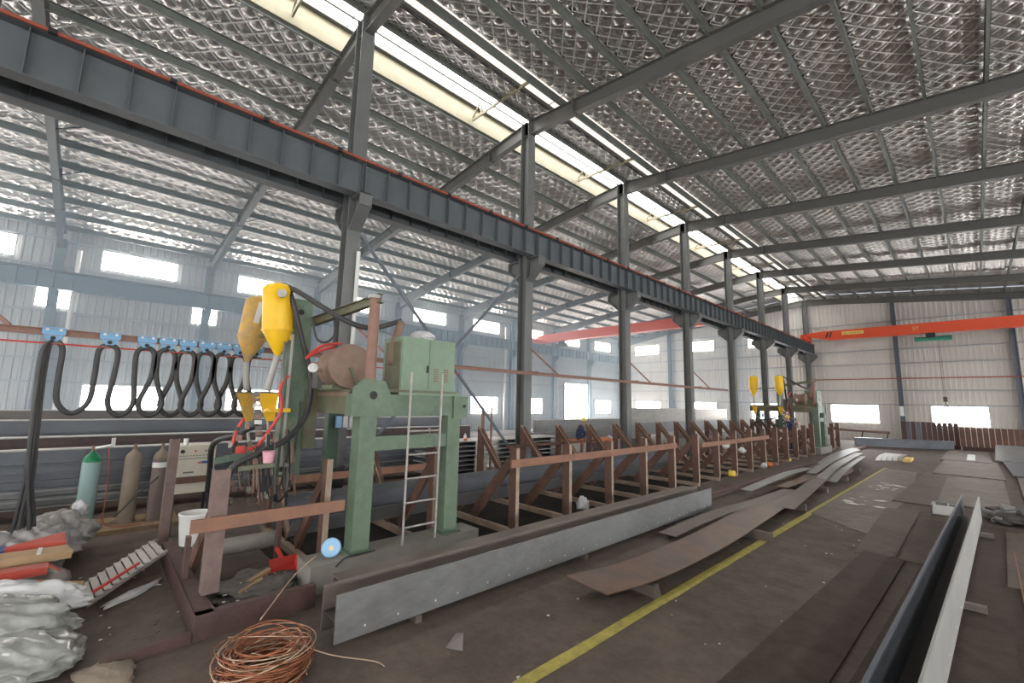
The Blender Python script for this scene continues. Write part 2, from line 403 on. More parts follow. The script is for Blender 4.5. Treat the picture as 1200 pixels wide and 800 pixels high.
# bright open doorway in the window wall
dr = thing('door_1', 'x', 'x', (XL, 38.4, 0)); del dr['label']; del dr['category']; dr['kind'] = 'structure'
B().box(XL+.05, XL+.07, 36.1, 40.7, .05, 4.6).build('opening', 'pane', dr)
B().box(XL+.03, XL+.14, 35.95, 36.1, 0, 4.7).box(XL+.03, XL+.14, 40.7, 40.85, 0, 4.7).box(XL+.03, XL+.14, 36.1, 40.7, 4.6, 4.72).build('door_frame', 'steel_wall', dr)
# roof lights of the ridge vent
for nm, x0, x1, z, m in (('a', -11.36, -10.98, 13.0, 'skylight'), ('b', -10.92, -10.68, 13.0, 'skylight'), ('c', -9.06, -8.50, 12.50, 'skylight_aged')):
    WN[0] += 1
    o = thing('window_%d' % WN[0], 'x', 'x', ((x0+x1)/2, 16, z)); del o['label']; del o['category']; o['kind'] = 'structure'
    for k in range(-3, 7):
        B().box(x0, x1, Y0+DY*k+.03, min(Y0+DY*(k+1)-.03, YF-.2), z, z+.02).build('pane', m, o)

# ------------------------------------------------------------------ steel frame
def column(x, y, h, name, label, m, grp, w=.34, d=.36, corbels=(), crz=7.2):
    c = thing(name, label, 'column', (x, y, 0), grp)
    B().bar((x, y, 0), (x, y, h), .012, d-.04, (1, 0, 0)).build('web', m, c)
    for s in (-1, 1): B().box(x+s*d/2, x+s*(d/2-.02), y-w/2, y+w/2, 0, h).build('flange', m, c)
    B().box(x-d/2-.06, x+d/2+.06, y-w/2-.06, y+w/2+.06, 0, .03).build('base_plate', m, c)
    for s in corbels:
        x0 = x+s*d/2; k = B()
        k.prism([(x0, y-.012, crz-.75), (x0, y-.012, crz), (x0+s*.52, y-.012, crz), (x0+s*.52, y-.012, crz-.28)], (0, .024, 0))
        k.box(x0, x0+s*.54, y-.15, y+.15, crz-.02, crz)
        k.bar((x0, y, crz-.76), (x0+s*.53, y, crz-.29), .30, .02, (0, 0, 1))
        k.box(x0+s*.52, x0+s*.54, y-.15, y+.15, crz-.29, crz)
        k.build('corbel', m, c)
    return c
COLX = -10.04
for k in range(-1, 7):
    column(COLX, Y0+DY*k, rz(COLX)-.02, 'steel_column', 'grey steel column of the middle row standing '+('before the near gantry, nearest the rubbish heap' if k < 0 else 'right behind the near green gantry' if k == 0 else ORDN[k]+' after the one behind the near gantry').replace('first', 'next'), 'column_paint', 'middle columns', corbels=(-1, 1), crz=7.27)
column(COLX, YF-.3, rz(COLX)-.02, 'steel_column', 'tall dark grey steel column against the far wall at the end of the middle row', 'column_paint', None, corbels=(-1, 1), crz=7.27)
for k in range(-2, 7):
    column(XL+.35, Y0+DY*k, rz(XL+.35)-.35, 'wall_column', 'grey steel column against the window wall, %s counting towards the far wall' % ORDN[k+2], 'steel_wall', 'window wall columns', corbels=(1,), crz=7.3)
for x, lb in ((-23.1, 'nearest the window wall'), (-16.5, 'between the window bay corner and the middle row'), (-4.0, 'with the white notice'), (2.2, 'beside the bright window under the hoist'), (7.5, 'nearest the blank corner')):
    column(x, YF-.32, rz(x)-.3, 'gable_column', 'slim grey steel post against the far end wall '+lb, 'steel_wall', 'far wall posts', w=.3, d=.3)
# rafters
def rafter(y, side, k=0):
    x0 = RX+side*.02; x1 = XL+.25 if side < 0 else XR-.2
    o = thing('roof_rafter', 'dark steel rafter sloping to the %s, %s counting towards the far wall' % ('window wall' if side < 0 else 'open bay eave', ORDN[k]), 'beam', (x0, y, rz(x0)), 'rafters on the window side' if side < 0 else 'rafters over the open bay')
    xs = [x0, x0+side*2.0, x0+side*13.0, x1]; ds = [.52, .46, .46, .46] if side > 0 else [.52, .46, .46, .85]
    top = [V((x, y, rz(x)-.015)) for x in xs]; bot = [V((x, y, rz(x)-d)) for x, d in zip(xs, ds)]
    web = B()
    for i in range(3): web.prism([top[i]-V((0,.006,0)), top[i+1]-V((0,.006,0)), bot[i+1]-V((0,.006,0)), bot[i]-V((0,.006,0))], (0, .012, 0))
    web.build('web', 'rafter_paint', o)
    t = B(); q = B()
    for i in range(3): t.bar(top[i], top[i+1], .22, .016); q.bar(bot[i], bot[i+1], .22, .016)
    t.build('top_flange', 'rafter_paint', o); q.build('bottom_flange', 'rafter_paint', o)
    for x, d in ((xs[1], .46), (xs[2], .46)): B().box(x-.02, x+.02, y-.13, y+.13, rz(x)-d-.05, rz(x)+.03).build('splice_plate', 'rafter_paint', o)
    if side < 0:
        for i in (3, 5, 7, 9):
            x = PL[i]
            for s in (-1, 1): B().cyl((x, y, rz(x)-.42), (x, y+s*.8, rz(x)+.05), .018, n=6).build('fly_brace', 'dark', o)
for k, y in enumerate(FR[:-1]+[YF-.35]):
    rafter(y, -1, k); rafter(y, 1, k)
# crane girders: one for each bay, stiffeners every 0.6 m
def girder_set(x, z0, z1, ks, name, label, grp, m, rail=None, face=1):
    src = None
    for k in ks:
        y0 = Y0+DY*k
        if src is None:
            o = thing(name, label, 'girder', (x, y0, z0), grp); src = o; L = DY-.02
            B().box(x-.006, x+.006, y0+.01, y0+L, z0+.02, z1-.02).build('web', m, o)
            B().box(x-.17, x+.17, y0+.01, y0+L, z1-.022, z1).build('top_flange', m, o)
            B().box(x-.15, x+.15, y0+.01, y0+L, z0, z0+.022).build('bottom_flange', m, o)
            st = B().box(x-.13, x+.13, y0+.005, y0+.017, z0+.022, z1-.022).build('stiffener', m, o)
            for i in range(1, 10): inst(st, parent=o, loc=(0, .6*i, 0))
            inst(st, parent=o, loc=(0, 5.96, 0))
        else:
            o = copy_tree(src); o.location = (x, y0, z0)
        o['label'] = label+', %s bay inwards' % ORDN[k+2]
for x, ks, nm, lab in ((-9.60, range(-2, 7), 'crane_girder', 'dark stiffened girder on the open bay side of the middle columns'),
                   (-10.48, range(-2, 7), 'crane_girder', 'dark stiffened girder on the window side of the middle columns')):
    girder_set(x, 7.27, 8.09, ks, nm, lab, 'girders of the open bay runway' if x > -10 else 'girders of the window bay runway', 'steel_grey')
girder_set(XL+.85, 7.3, 8.12, range(-2, 7), 'crane_girder', 'grey stiffened crane girder along the window wall columns', 'girders on the window wall', 'steel_wall')
for x, z, lab in ((-9.60, 8.09, 'long crane rail on the middle girder facing the open bay'), (-10.48, 8.09, 'long crane rail on the middle girder facing the window bay'), (XL+.85, 8.12, 'long crane rail on the girder along the window wall')):
    tag(B().box(x-.035, x+.035, FR[0], YF-.5, z, z+.09).box(x-.06, x+.06, FR[0], YF-.5, z, z+.02).build('crane_rail', 'rafter_paint'), lab, 'rail')
cr_ = thing('conductor_bar', 'long red conductor bar along the top edge of the middle girder facing the open bay', 'conductor bar', (-9.40, 16, 8.07))
B().box(-9.43, -9.39, FR[0], YF-.6, 8.07, 8.125).build('bar', 'red_rail', cr_)
for k in range(-2, 7):
    for q in range(4): B().box(-9.44, -9.37, Y0+DY*k+.8+1.5*q, Y0+DY*k+.9+1.5*q, 8.06, 8.14).build('clip', 'dark', cr_)
# cross bracing rods between the first two middle columns
for p0, p1, lab in (((COLX, Y0+.2, 6.55), (COLX, Y0+DY-.2, .75), 'grey bracing pipe sloping down away from the first machine between two middle columns'), ((COLX-.11, Y0+.2, .75), (COLX-.11, Y0+DY-.2, 6.75), 'grey bracing pipe crossing the other one between two middle columns')):
    tag(B().cyl(p0, p1, .045, n=8).build('bracing_pipe', 'steel_wall'), lab, 'pipe')
tag(B().cyl((-9.80, Y0+.12, 2.0), (-9.80, Y0+.12, 6.0), .05, n=8).build('white_conduit', 'white'), 'white plastic pipe fixed to the middle column behind the near gantry', 'pipe')
for y, lb in ((-1.28, 'above the gas cylinders'), (Y0+DY*4-1, 'beside the red crane')): tag(B().cyl((XL+.5, y, 0), (XL+.5, y, 9.4), .09, n=10).build('downpipe', 'white'), 'white rain pipe running up the window wall '+lb, 'pipe')
tag(B().cyl((-10, YF-.55, 5.02), (XR, YF-.55, 5.02), .04, n=8).build('fire_pipe', 'red_rail'), 'thin red pipe running along the far end wall', 'pipe')
tag(B().cyl((XL+.75, 6, 4.25), (XL+.75, YF-1, 4.25), .028, n=8).build('fire_pipe', 'brown_pipe'), 'thin brown pipe running along the long window wall', 'pipe')
# ------------------------------------------------------------------ overhead cranes
def txt(s, size, ext=.004):
    c = bpy.data.curves.new('t', 'FONT'); c.body = s; c.size = size; c.extrude = ext; c.align_x = 'CENTER'; c.align_y = 'CENTER'
    o = bpy.data.objects.new('t', c); COL.objects.link(o)
    me = bpy.data.meshes.new_from_object(o.evaluated_get(bpy.context.evaluated_depsgraph_get()))
    bpy.data.objects.remove(o); return me
def crane(x0, x1, y, zr, label, signs):
    o = thing('overhead_crane', label, 'crane', ((x0+x1)/2, y, zr))
    w = .24
    g = B(); zb, ztp = zr+.05, zr+.78
    g.prism([(x0+.1, y-w, zb+.35), (x0+1.6, y-w, zb), (x1-1.6, y-w, zb), (x1-.1, y-w, zb+.35), (x1-.1, y-w, ztp-.1), (x1-1.2, y-w, ztp), (x0+1.2, y-w, ztp), (x0+.1, y-w, ztp-.1)], (0, 2*w, 0))
    g.build('box_girder', 'crane_red', o)
    B().box(x0+1.6, x1-1.6, y-.32, y+.32, zb-.03, zb).build('lower_flange', 'crane_red', o)
    for xe in (x0, x1):
        e = B().box(xe-.13, xe+.13, y-1.3, y+1.3, zr+.1, zr+.48).build('end_truck', 'crane_red', o)
        for s in (-1, 1): B().cyl((xe-.06, y+s*1.05, zr+.19), (xe+.06, y+s*1.05, zr+.19), .17, n=14).build('wheel', 'dark', e)
    if signs:
        sg = B().box(x0+2.55, x0+3.95, y-w-.012, y-w-.002, zb+.30, zb+.56).build('sign_plate', 'sign_yellow', o)
        k = B()
        for i, (a, h_) in enumerate(((2.68, .13), (2.80, .10), (3.05, .10), (3.17, .13), (3.30, .10), (3.42, .12), (3.54, .10), (3.66, .12), (3.78, .11))):
            k.box(x0+a, x0+a+.025, y-w-.016, y-w-.012, zb+.36, zb+.36+h_); k.box(x0+a, x0+a+.085, y-w-.016, y-w-.012, zb+.36+(i % 3)*.045, zb+.385+(i % 3)*.045)
        k.build('lettering', 'dark', sg)
        for dx in (1.42, 1.66):
            B().prism([(x0+dx, y-w-.004, zb+.18), (x0+dx+.12, y-w-.004, zb+.18), (x0+dx+.26, y-w-.004, zb+.62), (x0+dx+.14, y-w-.004, zb+.62)], (0, -.006, 0)).build('stripe', 'dark', o)
        me = txt('5T', .34); me.materials.append(MATS['sign_yellow'])
        q = bpy.data.objects.new('capacity_mark', me); COL.objects.link(q); q.parent = o
        q.location = V((x0+7.0, y-w-.006, zb+.36))-ORG[o]; q.rotation_euler = (math.pi/2, 0, 0)
    return o
c1 = crane(-9.60, 9.0, 44.0, 8.18, 'orange red overhead crane with a yellow name plate spanning the open bay', True)
h = thing('electric_hoist', 'green electric hoist hanging under the crane with the yellow name plate', 'hoist', (-1.9, 44, 7.5))
B().cyl((-2.75, 44, 7.78), (-1.0, 44, 7.78), .17, n=12).build('drum', 'hoist_green', h)
B().box(-2.1, -1.6, 43.8, 44.2, 7.85, 8.20).build('trolley', 'dark', h)
B().cyl((-1.2, 44, 7.78), (-.75, 44, 7.78), .2, n=12).build('motor', 'hoist_green', h)
for dx in (-.05, .05): B().cyl((-1.45+dx, 44, 3.5), (-1.45+dx, 44, 7.65), .010, n=5).build('rope', 'rope', h)
hk = B().box(-1.56, -1.34, 43.9, 44.1, 3.2, 3.55).build('hook_block', 'hook', h)
B().tube([(-1.45, 44, 3.2), (-1.45, 44, 3.0), (-1.36, 44, 2.9), (-1.45, 44, 2.8), (-1.55, 44, 2.87)], .035, 6).build('hook', 'hook', hk)
c2 = crane(-29.15, -10.48, 30.9, 8.20, 'red overhead crane spanning the window bay behind the middle columns', False)
h = thing('electric_hoist', 'dark electric hoist hanging under the red crane in the window bay', 'hoist', (-26, 30.9, 7.6))
B().cyl((-26.6, 30.9, 7.85), (-25.4, 30.9, 7.85), .17, n=12).build('drum', 'hook', h)
B().box(-26.2, -25.7, 30.7, 31.1, 7.9, 8.22).build('trolley', 'dark', h)

# ------------------------------------------------------------------ cable track with hanging cable loops
FX, FZ = -9.42, 3.43
ft = thing('cable_track', 'long brown cable track fixed to the middle columns with arms', 'cable track', (FX, 10, FZ))
B().chan((FX, -9, FZ), (FX, 25.5, FZ), .10, .06, .008).build('rail', 'brown_pipe', ft)
B().cyl((FX+.02, -9, FZ-.17), (FX+.02, 7, FZ-.17), .014, n=6).build('red_wire', 'red', ft)
for k in range(-1, 4):
    y = Y0+DY*k
    a_ = B(); a_.bar((COLX+.17, y, FZ+.06), (FX, y, FZ+.06), .06, .06); a_.build('arm', 'brown_pipe', ft)
    B().bar((COLX+.18, y+.1, FZ+.85), (FX, y+.95, FZ+.05), .035, .05).build('stay', 'brown_pipe', ft)
TY = [px(x, y, X=FX).y for x, y in ((63, 394), (129, 399), (172, 404), (197, 405), (220, 407), (242, 409), (262, 411), (281, 412), (300, 413))]
for i, y in enumerate(TY):
    t = thing('cable_trolley', 'blue cable trolley on the brown track, %s after the one with the cable bundle' % ORDN[i-1] if i else 'blue cable trolley carrying the long cable bundle that drops to the floor', 'trolley', (FX, y, FZ-.25), 'cable trolleys')
    hw = .125
    B().prism([(FX+.04, y-hw, FZ-.02), (FX+.04, y-.05, FZ-.13), (FX+.04, y+.05, FZ-.13), (FX+.04, y+hw, FZ-.02), (FX+.04, y+hw, FZ+.07), (FX+.04, y-hw, FZ+.07)], (.015, 0, 0)).prism([(FX-.055, y-hw, FZ-.02), (FX-.055, y-.05, FZ-.13), (FX-.055, y+.05, FZ-.13), (FX-.055, y+hw, FZ-.02), (FX-.055, y+hw, FZ+.07), (FX-.055, y-hw, FZ+.07)], (.015, 0, 0)).build('side_plate', 'trolley_blue', t)
    for s in (-1, 1): B().cyl((FX-.05, y+s*.07, FZ+.035), (FX+.07, y+s*.07, FZ+.035), .020, n=10).build('roller', 'white', t)
    B().cyl((FX-.05, y, FZ-.09), (FX+.075, y, FZ-.09), .03, n=10).build('bolt', 'dark', t)
    B().box(FX-.05, FX+.05, y-.09, y+.09, FZ-.17, FZ-.14).build('saddle', 'hose_grey', t)
for i in range(len(TY)-1):
    y0, y1 = TY[i]+.11, TY[i+1]-.11; dp = 1.02 if i else .98; yc = (y0+y1)/2; bul = .16 if y1-y0 < .35 else .02
    zt_ = FZ-.22
    pts = [(FX, y0-.11, zt_+.10), (FX, y0, zt_), (FX, y0+.01-bul*.1, zt_-.4), (FX, yc-max(.15, (y1-y0)*.42), zt_-dp*.82), (FX, yc, zt_-dp), (FX, yc+max(.15, (y1-y0)*.42), zt_-dp*.82), (FX, y1-.01+bul*.1, zt_-.4), (FX, y1, zt_), (FX, y1+.11, zt_+.10)]
    off = .022*(i % 3)
    tag(B().ribbon([(p[0]+off, p[1], p[2]) for p in pts], .06, .072, (1, 0, 0)).build('cable_loop', 'rubber'), 'black cable loop hanging from the blue trolleys, %s from the thick cable bundle' % ORDN[i] if i else 'widest black cable loop beside the cable bundle that drops to the floor', 'cable', 'hanging cable loops')
cb = thing('cable_bundle', 'thick black cable bundle dropping from the blue trolley to the floor', 'cable', (FX, TY[0], 0))
y0 = TY[0]
for i, (dy, dx, ey, ex) in enumerate(((-.10, 0, -.22, -.3), (-.06, .03, -.08, -.2), (-.03, -.02, .05, -.4), (-.08, .05, .16, -.1), (-.05, -.04, .26, -.3), (-.12, .02, -.32, -.2))):
    if i > 4: continue
    ey *= .55
    B().tube([(FX+dx, y0, FZ-.12), (FX+dx, y0+dy, FZ-.3), (FX+dx-.02, y0+dy+.01, 2.4), (FX+dx-.05, y0+dy+.05, 1.4), (FX+ex*.4, y0+ey*.7, .7), (FX+ex, y0+ey, .12), (FX+ex-.25, y0+ey*1.3, .03)], .024, 7).build('cable', 'rubber', cb)
# ------------------------------------------------------------------ V-shaped welding cradle frames
FX0, RX0 = -6.38, -9.40
def cradle(turned=False):
    o = thing('welding_cradle', 'rusty brown V-shaped steel cradle frame in the long row beneath the gantries', 'cradle frame', (-7.85, 0, 0), 'cradle frames in the long row')
    def c_post(nm, p0, p1, wd, upx):
        # plate web across X with two narrow flanges turned to +Y
        q = B(); p0, p1 = V(p0), V(p1); q.bar(p0, p1, wd, .012, (0, 1, 0)); 
        for s in (-1, 1): q.bar(p0, p1, .012, .075, (0, 1, 0), (s*(wd/2-.006), .032))
        return q.build(nm, 'rust', o)
    B().box(RX0-.1, FX0+.1, -.05, .05, 0, .11).build('base_beam', 'rust_edge', o)
    if turned:
        B().box(FX0+.05, FX0+.065, -.085, .085, .26, 1.66).box(FX0-.08, FX0+.05, -.085, -.07, .26, 1.66).box(FX0-.08, FX0+.05, .07, .085, .26, 1.66).build('front_post', 'maroon_pale', o)
    else:
        c_post('front_post', (FX0, 0, .11), (FX0, 0, 1.64), .20, 1)
        B().box(FX0+.1, FX0+.106, -.01, .075, .11, 1.64).build('edge_strip', 'rust_edge', o)
    if turned: B().box(RX0+.05, RX0+.065, -.065, .065, .11, 1.80).box(RX0-.06, RX0+.05, -.065, -.05, .11, 1.80).box(RX0-.06, RX0+.05, .05, .065, .11, 1.80).build('rear_post', 'maroon_pale', o)
    else: c_post('rear_post', (RX0, 0, .11), (RX0, 0, 1.62), .20, 1)
    # top of the rear post cut to the slope of the brace
    if not turned: B().prism([(RX0-.1, -.006, 1.62), (RX0+.1, -.006, 1.62), (RX0-.1, -.006, 1.84)], (0, .012, 0)).build('post_tip', 'rust', o)
    p0, p1 = V((FX0-.12, .02, 1.36)), V((-7.62, .02, .16)); c_post('front_brace', p0, p1, .19, 1)
    if turned: return o
    p0, p1 = V((RX0-.03, .02, 1.76)), V((-8.06, .02, .16)); c_post('rear_brace', p0, p1, .19, 1)
    B().bar((RX0-.08, .03, 1.86), (-8.0, .03, .27), .012, .085, (0, 1, 0)).build('edge_strip', 'rust_edge', o)
    return o
NF = 22; YC0, DYC = 1.24, 1.63
mat('slag', (.018, .016, .015), .85, 0, (.045, .039, .034), 1.5, .2, .4, 30, detail=9, spec=.1)  # near-black colour of the layer that darkens the floor under the cradles
mat('maroon_pale', (.235, .165, .145), .6, 0, (.185, .125, .11), 2, .25, .1, 25, detail=8, fine=(6, .25))
src = cradle(); first = cradle(True)
for k in range(1, NF):
    y = YC0+DYC*k
    o = src if k == 1 else copy_tree(src)
    o.location = (-7.85, y, 0)
    if k in (1, 2, 18, 19): o.location = (-8.07, 2.62 if k == 1 else y, 0); o.scale.x = .88   # narrower frames that stand inside the gantry legs
    else: o.scale.x = 1
    o['label'] = 'rusty brown V-shaped cradle frame, %s of the row counting from the red dustpan' % ORDN[k]
first.location = (-7.85, 1.15, 0); first.rotation_euler.z = .05
first['label'] = 'rusty brown V-shaped cradle frame at the row end beside the red dustpan'; del first['group']
for (y0, y1, x, z, hh, lab, m) in ((.95, 2.72, FX0+.135, 1.06, .15, 'rust orange flat bar tied across the first two cradle frames', 'rust_light'), (5.95, 12.75, FX0+.135, 1.36, .15, 'long rust brown tie bar along the cradle frames behind the plain H-beam', 'rust_light'),
        (14.5, 21.2, FX0+.135, 1.28, .15, 'long rust brown tie bar along the cradle frames towards the far gantry', 'rust_light'), (2.6, 6.2, -8.9, 1.02, .14, 'rust orange tie bar on the rear braces below the near gantry', 'rust_light'), (8.6, 13.0, RX0+.135, 1.27, .08, 'thin rust tie bar along the rear posts of the cradle row', 'rust')):
    tag(B().bar((x, y0, z+.0), (x, y1, z), .03, hh).build('tie_bar', m), lab, 'bar')
o = B().box(-9.28, -6.52, 2.3, 37, .0, .006).build('dark_floor_layer', 'slag'); o['label'] = 'thin black layer darkening the floor under the cradle row'; o['category'] = 'slag'; o['kind'] = 'stuff'  # thin black sheet added to darken the floor under the cradles
# H-beam lying at 45 degrees in the cradle
vb = V((-7.84, 0, .20)); a_ = V((.68, 0, .73)); b_ = V((-.70, 0, .71))
ctr = vb+a_*.27+b_*.33
hb = thing('cradled_beam', 'grey steel H-beam lying tilted in the V of the cradle frames', 'beam', (ctr.x, 8, ctr.z-.3))
def yb(p, y): return V((p.x, y, p.z))
p = ctr-b_*.24; B().bar(yb(p, 2.5), yb(p, 15.5), .016, .42, a_).build('flange', 'mill_steel', hb)
p = ctr+b_*.24; B().bar(yb(p, 2.5), yb(p, 15.5), .016, .42, a_).build('flange', 'mill_steel', hb)
B().bar(yb(ctr, 2.5), yb(ctr, 15.5), .012, .47, b_).build('web', 'mill_blue', hb)
# ------------------------------------------------------------------ welding gantry
def hopper(name, parent, top, bot, r, m, cone=.36):
    top, bot = V(top), V(bot); ax = (top-bot); L = ax.length; ax.normalize()
    hcone = L*cone
    q = B().lathe(bot, [(.035, 0), (r, hcone), (r, L*.94), (r*.72, L)], 18, ax).build(name, m, parent)
    B().lathe(bot+ax*hcone, [(r+.012, -.012), (r+.012, .012)], 18, ax).build('seam_ring', m, q)
    B().cyl(top, top+ax*.07, .07, n=10).build('filler_cap', 'grey_pipe', q)
    return q
def gantry(label):
    o = thing('welding_gantry', label, 'welding gantry', (-7.9, 3.8, 0))
    W = lambda b, n, m, p=None, l=None: b.build(n, m, p or o, label=l)
    W(B().box(-6.62, -6.12, 2.28, 5.08, .0, .36), 'end_carriage', 'concrete')
    W(B().box(-9.80, -9.54, 2.6, 5.0, .0, .30), 'end_carriage', 'concrete')
    for y in (2.86, 4.42):
        W(B().box(-6.49, -6.23, y, y+.26, .36, 2.29), 'leg', 'green')
        W(B().box(-6.54, -6.18, y-.05, y+.31, .36, .39), 'foot_plate', 'green')
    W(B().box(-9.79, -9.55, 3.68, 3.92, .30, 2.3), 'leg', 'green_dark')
    W(B().box(-6.47, -6.25, 3.12, 4.42, 1.78, 1.99), 'tie_beam', 'green')
    W(B().box(-6.50, -6.22, 2.74, 4.78, 2.29, 2.62), 'front_beam', 'green')
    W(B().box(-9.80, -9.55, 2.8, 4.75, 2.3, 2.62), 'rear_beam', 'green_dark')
    # head bracket with a round hole on the first leg
    hbk = W(B().prism([(-6.21, 2.70, 2.29), (-6.21, 3.42, 2.29), (-6.21, 3.46, 2.42), (-6.21, 3.32, 2.58), (-6.21, 3.20, 2.82), (-6.21, 2.86, 2.84), (-6.21, 2.70, 2.70)], (.03, 0, 0)), 'head_bracket', 'green')
    W(B().cyl((-6.185, 3.02, 2.60), (-6.178, 3.02, 2.60), .062, n=18), 'hole', 'dark', hbk)
    W(B().box(-6.50, -6.18, 4.50, 4.80, 2.25, 2.62), 'end_box', 'green')
    W(B().cyl((-6.18, 4.72, 2.45), (-6.172, 4.72, 2.45), .03, n=10), 'hole', 'dark')
    for y in (2.80, 4.46):
        cb_ = W(B().box(-9.75, -6.5, y, y+.24, 2.30, 2.68), 'cross_beam', 'green_dirty' if y < 3 else 'green')
        W(B().box(-9.7, -6.5, y-.02, y, 2.58, 2.64), 'rack_strip', 'drum_rust', cb_)
    W(B().box(-9.7, -6.28, 3.04, 4.62, 2.66, 2.70), 'deck_plate', 'green_dirty')
    # electric cabinet
    c = W(B().box(-7.0, -6.40, 3.56, 4.64, 2.70, 3.58), 'cabinet', 'green_light')
    for y0, y1 in ((3.575, 4.09), (4.10, 4.625)): W(B().box(-6.40, -6.385, y0, y1, 2.73, 3.55), 'cabinet_door', 'green_light', c)
    for y0 in (4.20, 4.40):
        for i in range(6): W(B().box(-6.385, -6.378, y0, y0+.09, 2.86+i*.04, 2.885+i*.04), 'vent_slot', 'drum_rust', c)
    W(B().box(-6.9, -6.4, 3.545, 3.56, 2.72, 3.5), 'side_panel', 'green_dirty', c)
    W(B().box(-6.385, -6.365, 4.05, 4.075, 3.0, 3.12), 'door_handle', 'dark', c)
    W(B().box(-7.0, -6.3, 3.5, 4.7, 2.62, 2.70), 'cabinet_plinth', 'green_light', c)
    # flux drum and suction pipes
    dc = px(412, 429, X=-6.78)
    d = W(B().lathe((-7.36, dc.y, dc.z), [(.33, 0), (.33, .12), (.30, .14), (.30, .42), (.355, .44), (.355, .58)], 26, (1, 0, 0)), 'flux_drum', 'drum_rust')
    W(B().bar((-6.775, dc.y-.02, dc.z-.02), (-6.76, dc.y+.12, dc.z-.30), .06, .05), 'clamp', 'green_dirty', d)
    W(B().box(-7.3, -6.85, dc.y-.25, dc.y+.25, 2.68, dc.z-.30), 'drum_saddle', 'green_dirty', d)
    W(B().cyl((-6.42, 3.06, 2.62), (-6.42, 3.06, 4.12), .082, n=14), 'suction_pipe', 'brown_pipe')
    W(B().cyl((-6.42, 3.06, 4.12), (-6.42, 3.06, 4.17), .11, n=14), 'pipe_flange', 'grey_pipe')
    p1 = px(367, 377, X=-7.9); p2 = px(447, 349, X=-6.3)
    W(B().hbeam(p1, p2, .15, .10, .012, .01), 'jib_beam', 'green_dirty')
    W(B().tube([px(470, 377, X=-6.7), px(463, 400, X=-6.7), px(458, 428, X=-6.72)], .075, 8, 3), 'suction_elbow', 'drum_rust')
    W(B().tube([px(333, 334, X=-7.9), px(350, 342, X=-7.6), px(382, 362, X=-7.2), px(410, 378, X=-6.9), px(437, 384, X=-6.75), px(470, 376, X=-6.72)], .045, 8), 'suction_hose', 'rubber')
    # mast and its slide
    mt = W(B().box(-8.12, -7.88, 2.26, 2.62, 1.25, 4.22), 'mast', 'green')
    W(B().cyl((-7.88, 2.43, 4.0), (-7.872, 2.43, 4.0), .05, n=12), 'hole', 'dark', mt)
    W(B().box(-8.05, -7.80, 2.60, 2.80, 1.7, 2.9), 'mast_slide', 'green_dirty')
    W(B().box(-7.87, -7.84, 2.30, 2.34, 1.3, 3.6), 'slide_rail', 'grey_pipe', mt)
    gm = px(367, 431, X=-7.15); W(B().lathe(gm, [(.075, 0), (.075, .03), (.055, .03), (.055, .02), (.02, .02), (.02, .05)], 16, (1, -.3, .1)), 'dial_gauge', 'white')
    mb = px(384, 436, X=-7.5); W(B().lathe(mb-V((.2, 0, 0)), [(.13, 0), (.15, .03), (.15, .30), (.11, .34)], 16, (1, 0, 0)), 'motor', 'hose_grey')
    for i, x_ in enumerate((397, 404, 411)): W(B().box(*(lambda p: (p.x-.05, p.x+.05, p.y-.05, p.y+.05, p.z-.14, p.z+.10))(px(x_, 493, X=-9.45))), 'switch_box', 'white' if i else 'disc_blue')
    W(B().box(-7.9, -7.4, 2.62, 2.82, 2.70, 3.05), 'motor_block', 'hose_grey')
    # flux hoppers with chutes and lower funnels
    hA = hopper('flux_hopper', o, px(326, 334, X=-7.9), px(325, 417, X=-7.9), .235, 'yellow')
    hB = hopper('flux_hopper', o, px(306, 350, X=-9.3), px(289, 424, X=-9.3), .245, 'yellow_dirty')
    pA = px(331, 344, X=-7.6); W(B().cyl(pA, pA+V((.05, -.02, 0)), .07, n=12), 'gauge', 'grey_pipe', hA)
    pB = px(302, 366, X=-8.98); W(B().bar(pB-V((0, .01, .2)), pB+V((0, .05, .2)), .01, .09, (0, 1, 0)), 'label_plate', 'white', hB)
    W(B().box(-8.05, -7.85, 2.10, 2.30, 3.50, 3.62).box(-8.05, -7.85, 2.10, 2.30, 4.05, 4.15), 'hopper_bracket', 'yellow')
    W(B().bar(px(300, 395, X=-9.3), (-8.0, 2.35, 3.7), .06, .06), 'hopper_arm', 'green_dirty')
    for (x, X, m, ch) in ((313, -7.9, 'yellow', (325, 417)), (289, -9.3, 'yellow_dirty', (289, 424))):
        t0 = px(x, 460, X=X); t1 = px(x, 493, X=X); hw = .145 if X > -8.5 else .165; zz0, zz1 = t1.z, t0.z
        q = B().add([(X-.10, t0.y-hw, zz1), (X+.12, t0.y-hw, zz1), (X+.12, t0.y+hw, zz1), (X-.10, t0.y+hw, zz1), (X-.03, t0.y+.03, zz0), (X+.05, t0.y+.03, zz0), (X+.05, t0.y+.13, zz0), (X-.03, t0.y+.13, zz0)],
                    [(0,1,2,3),(7,6,5,4),(0,4,5,1),(1,5,6,2),(2,6,7,3),(3,7,4,0)])
        fn = W(q, 'lower_funnel', m)
        W(B().box(X-.11, X+.13, t0.y-hw-.01, t0.y+hw+.01, zz1-.01, zz1+.02), 'funnel_rim', 'hose_grey', fn)
        W(B().tube([px(ch[0], ch[1], X=X), px((ch[0]+x)/2-1, 440, X=X), px(x, 458, X=X)], .05, 8, 3), 'chute_pipe', 'grey_pipe', fn)
        W(B().tube([px(x+1, 493, X=X), px(x+2, 512, X=X+.3), px(x+6, 535, X=X+.6)], .025, 6, 3), 'chute_tube', 'grey_pipe', fn)
    W(B().box(-7.95, -7.75, 1.98, 2.36, 2.30, 2.36), 'funnel_arm', 'yellow')
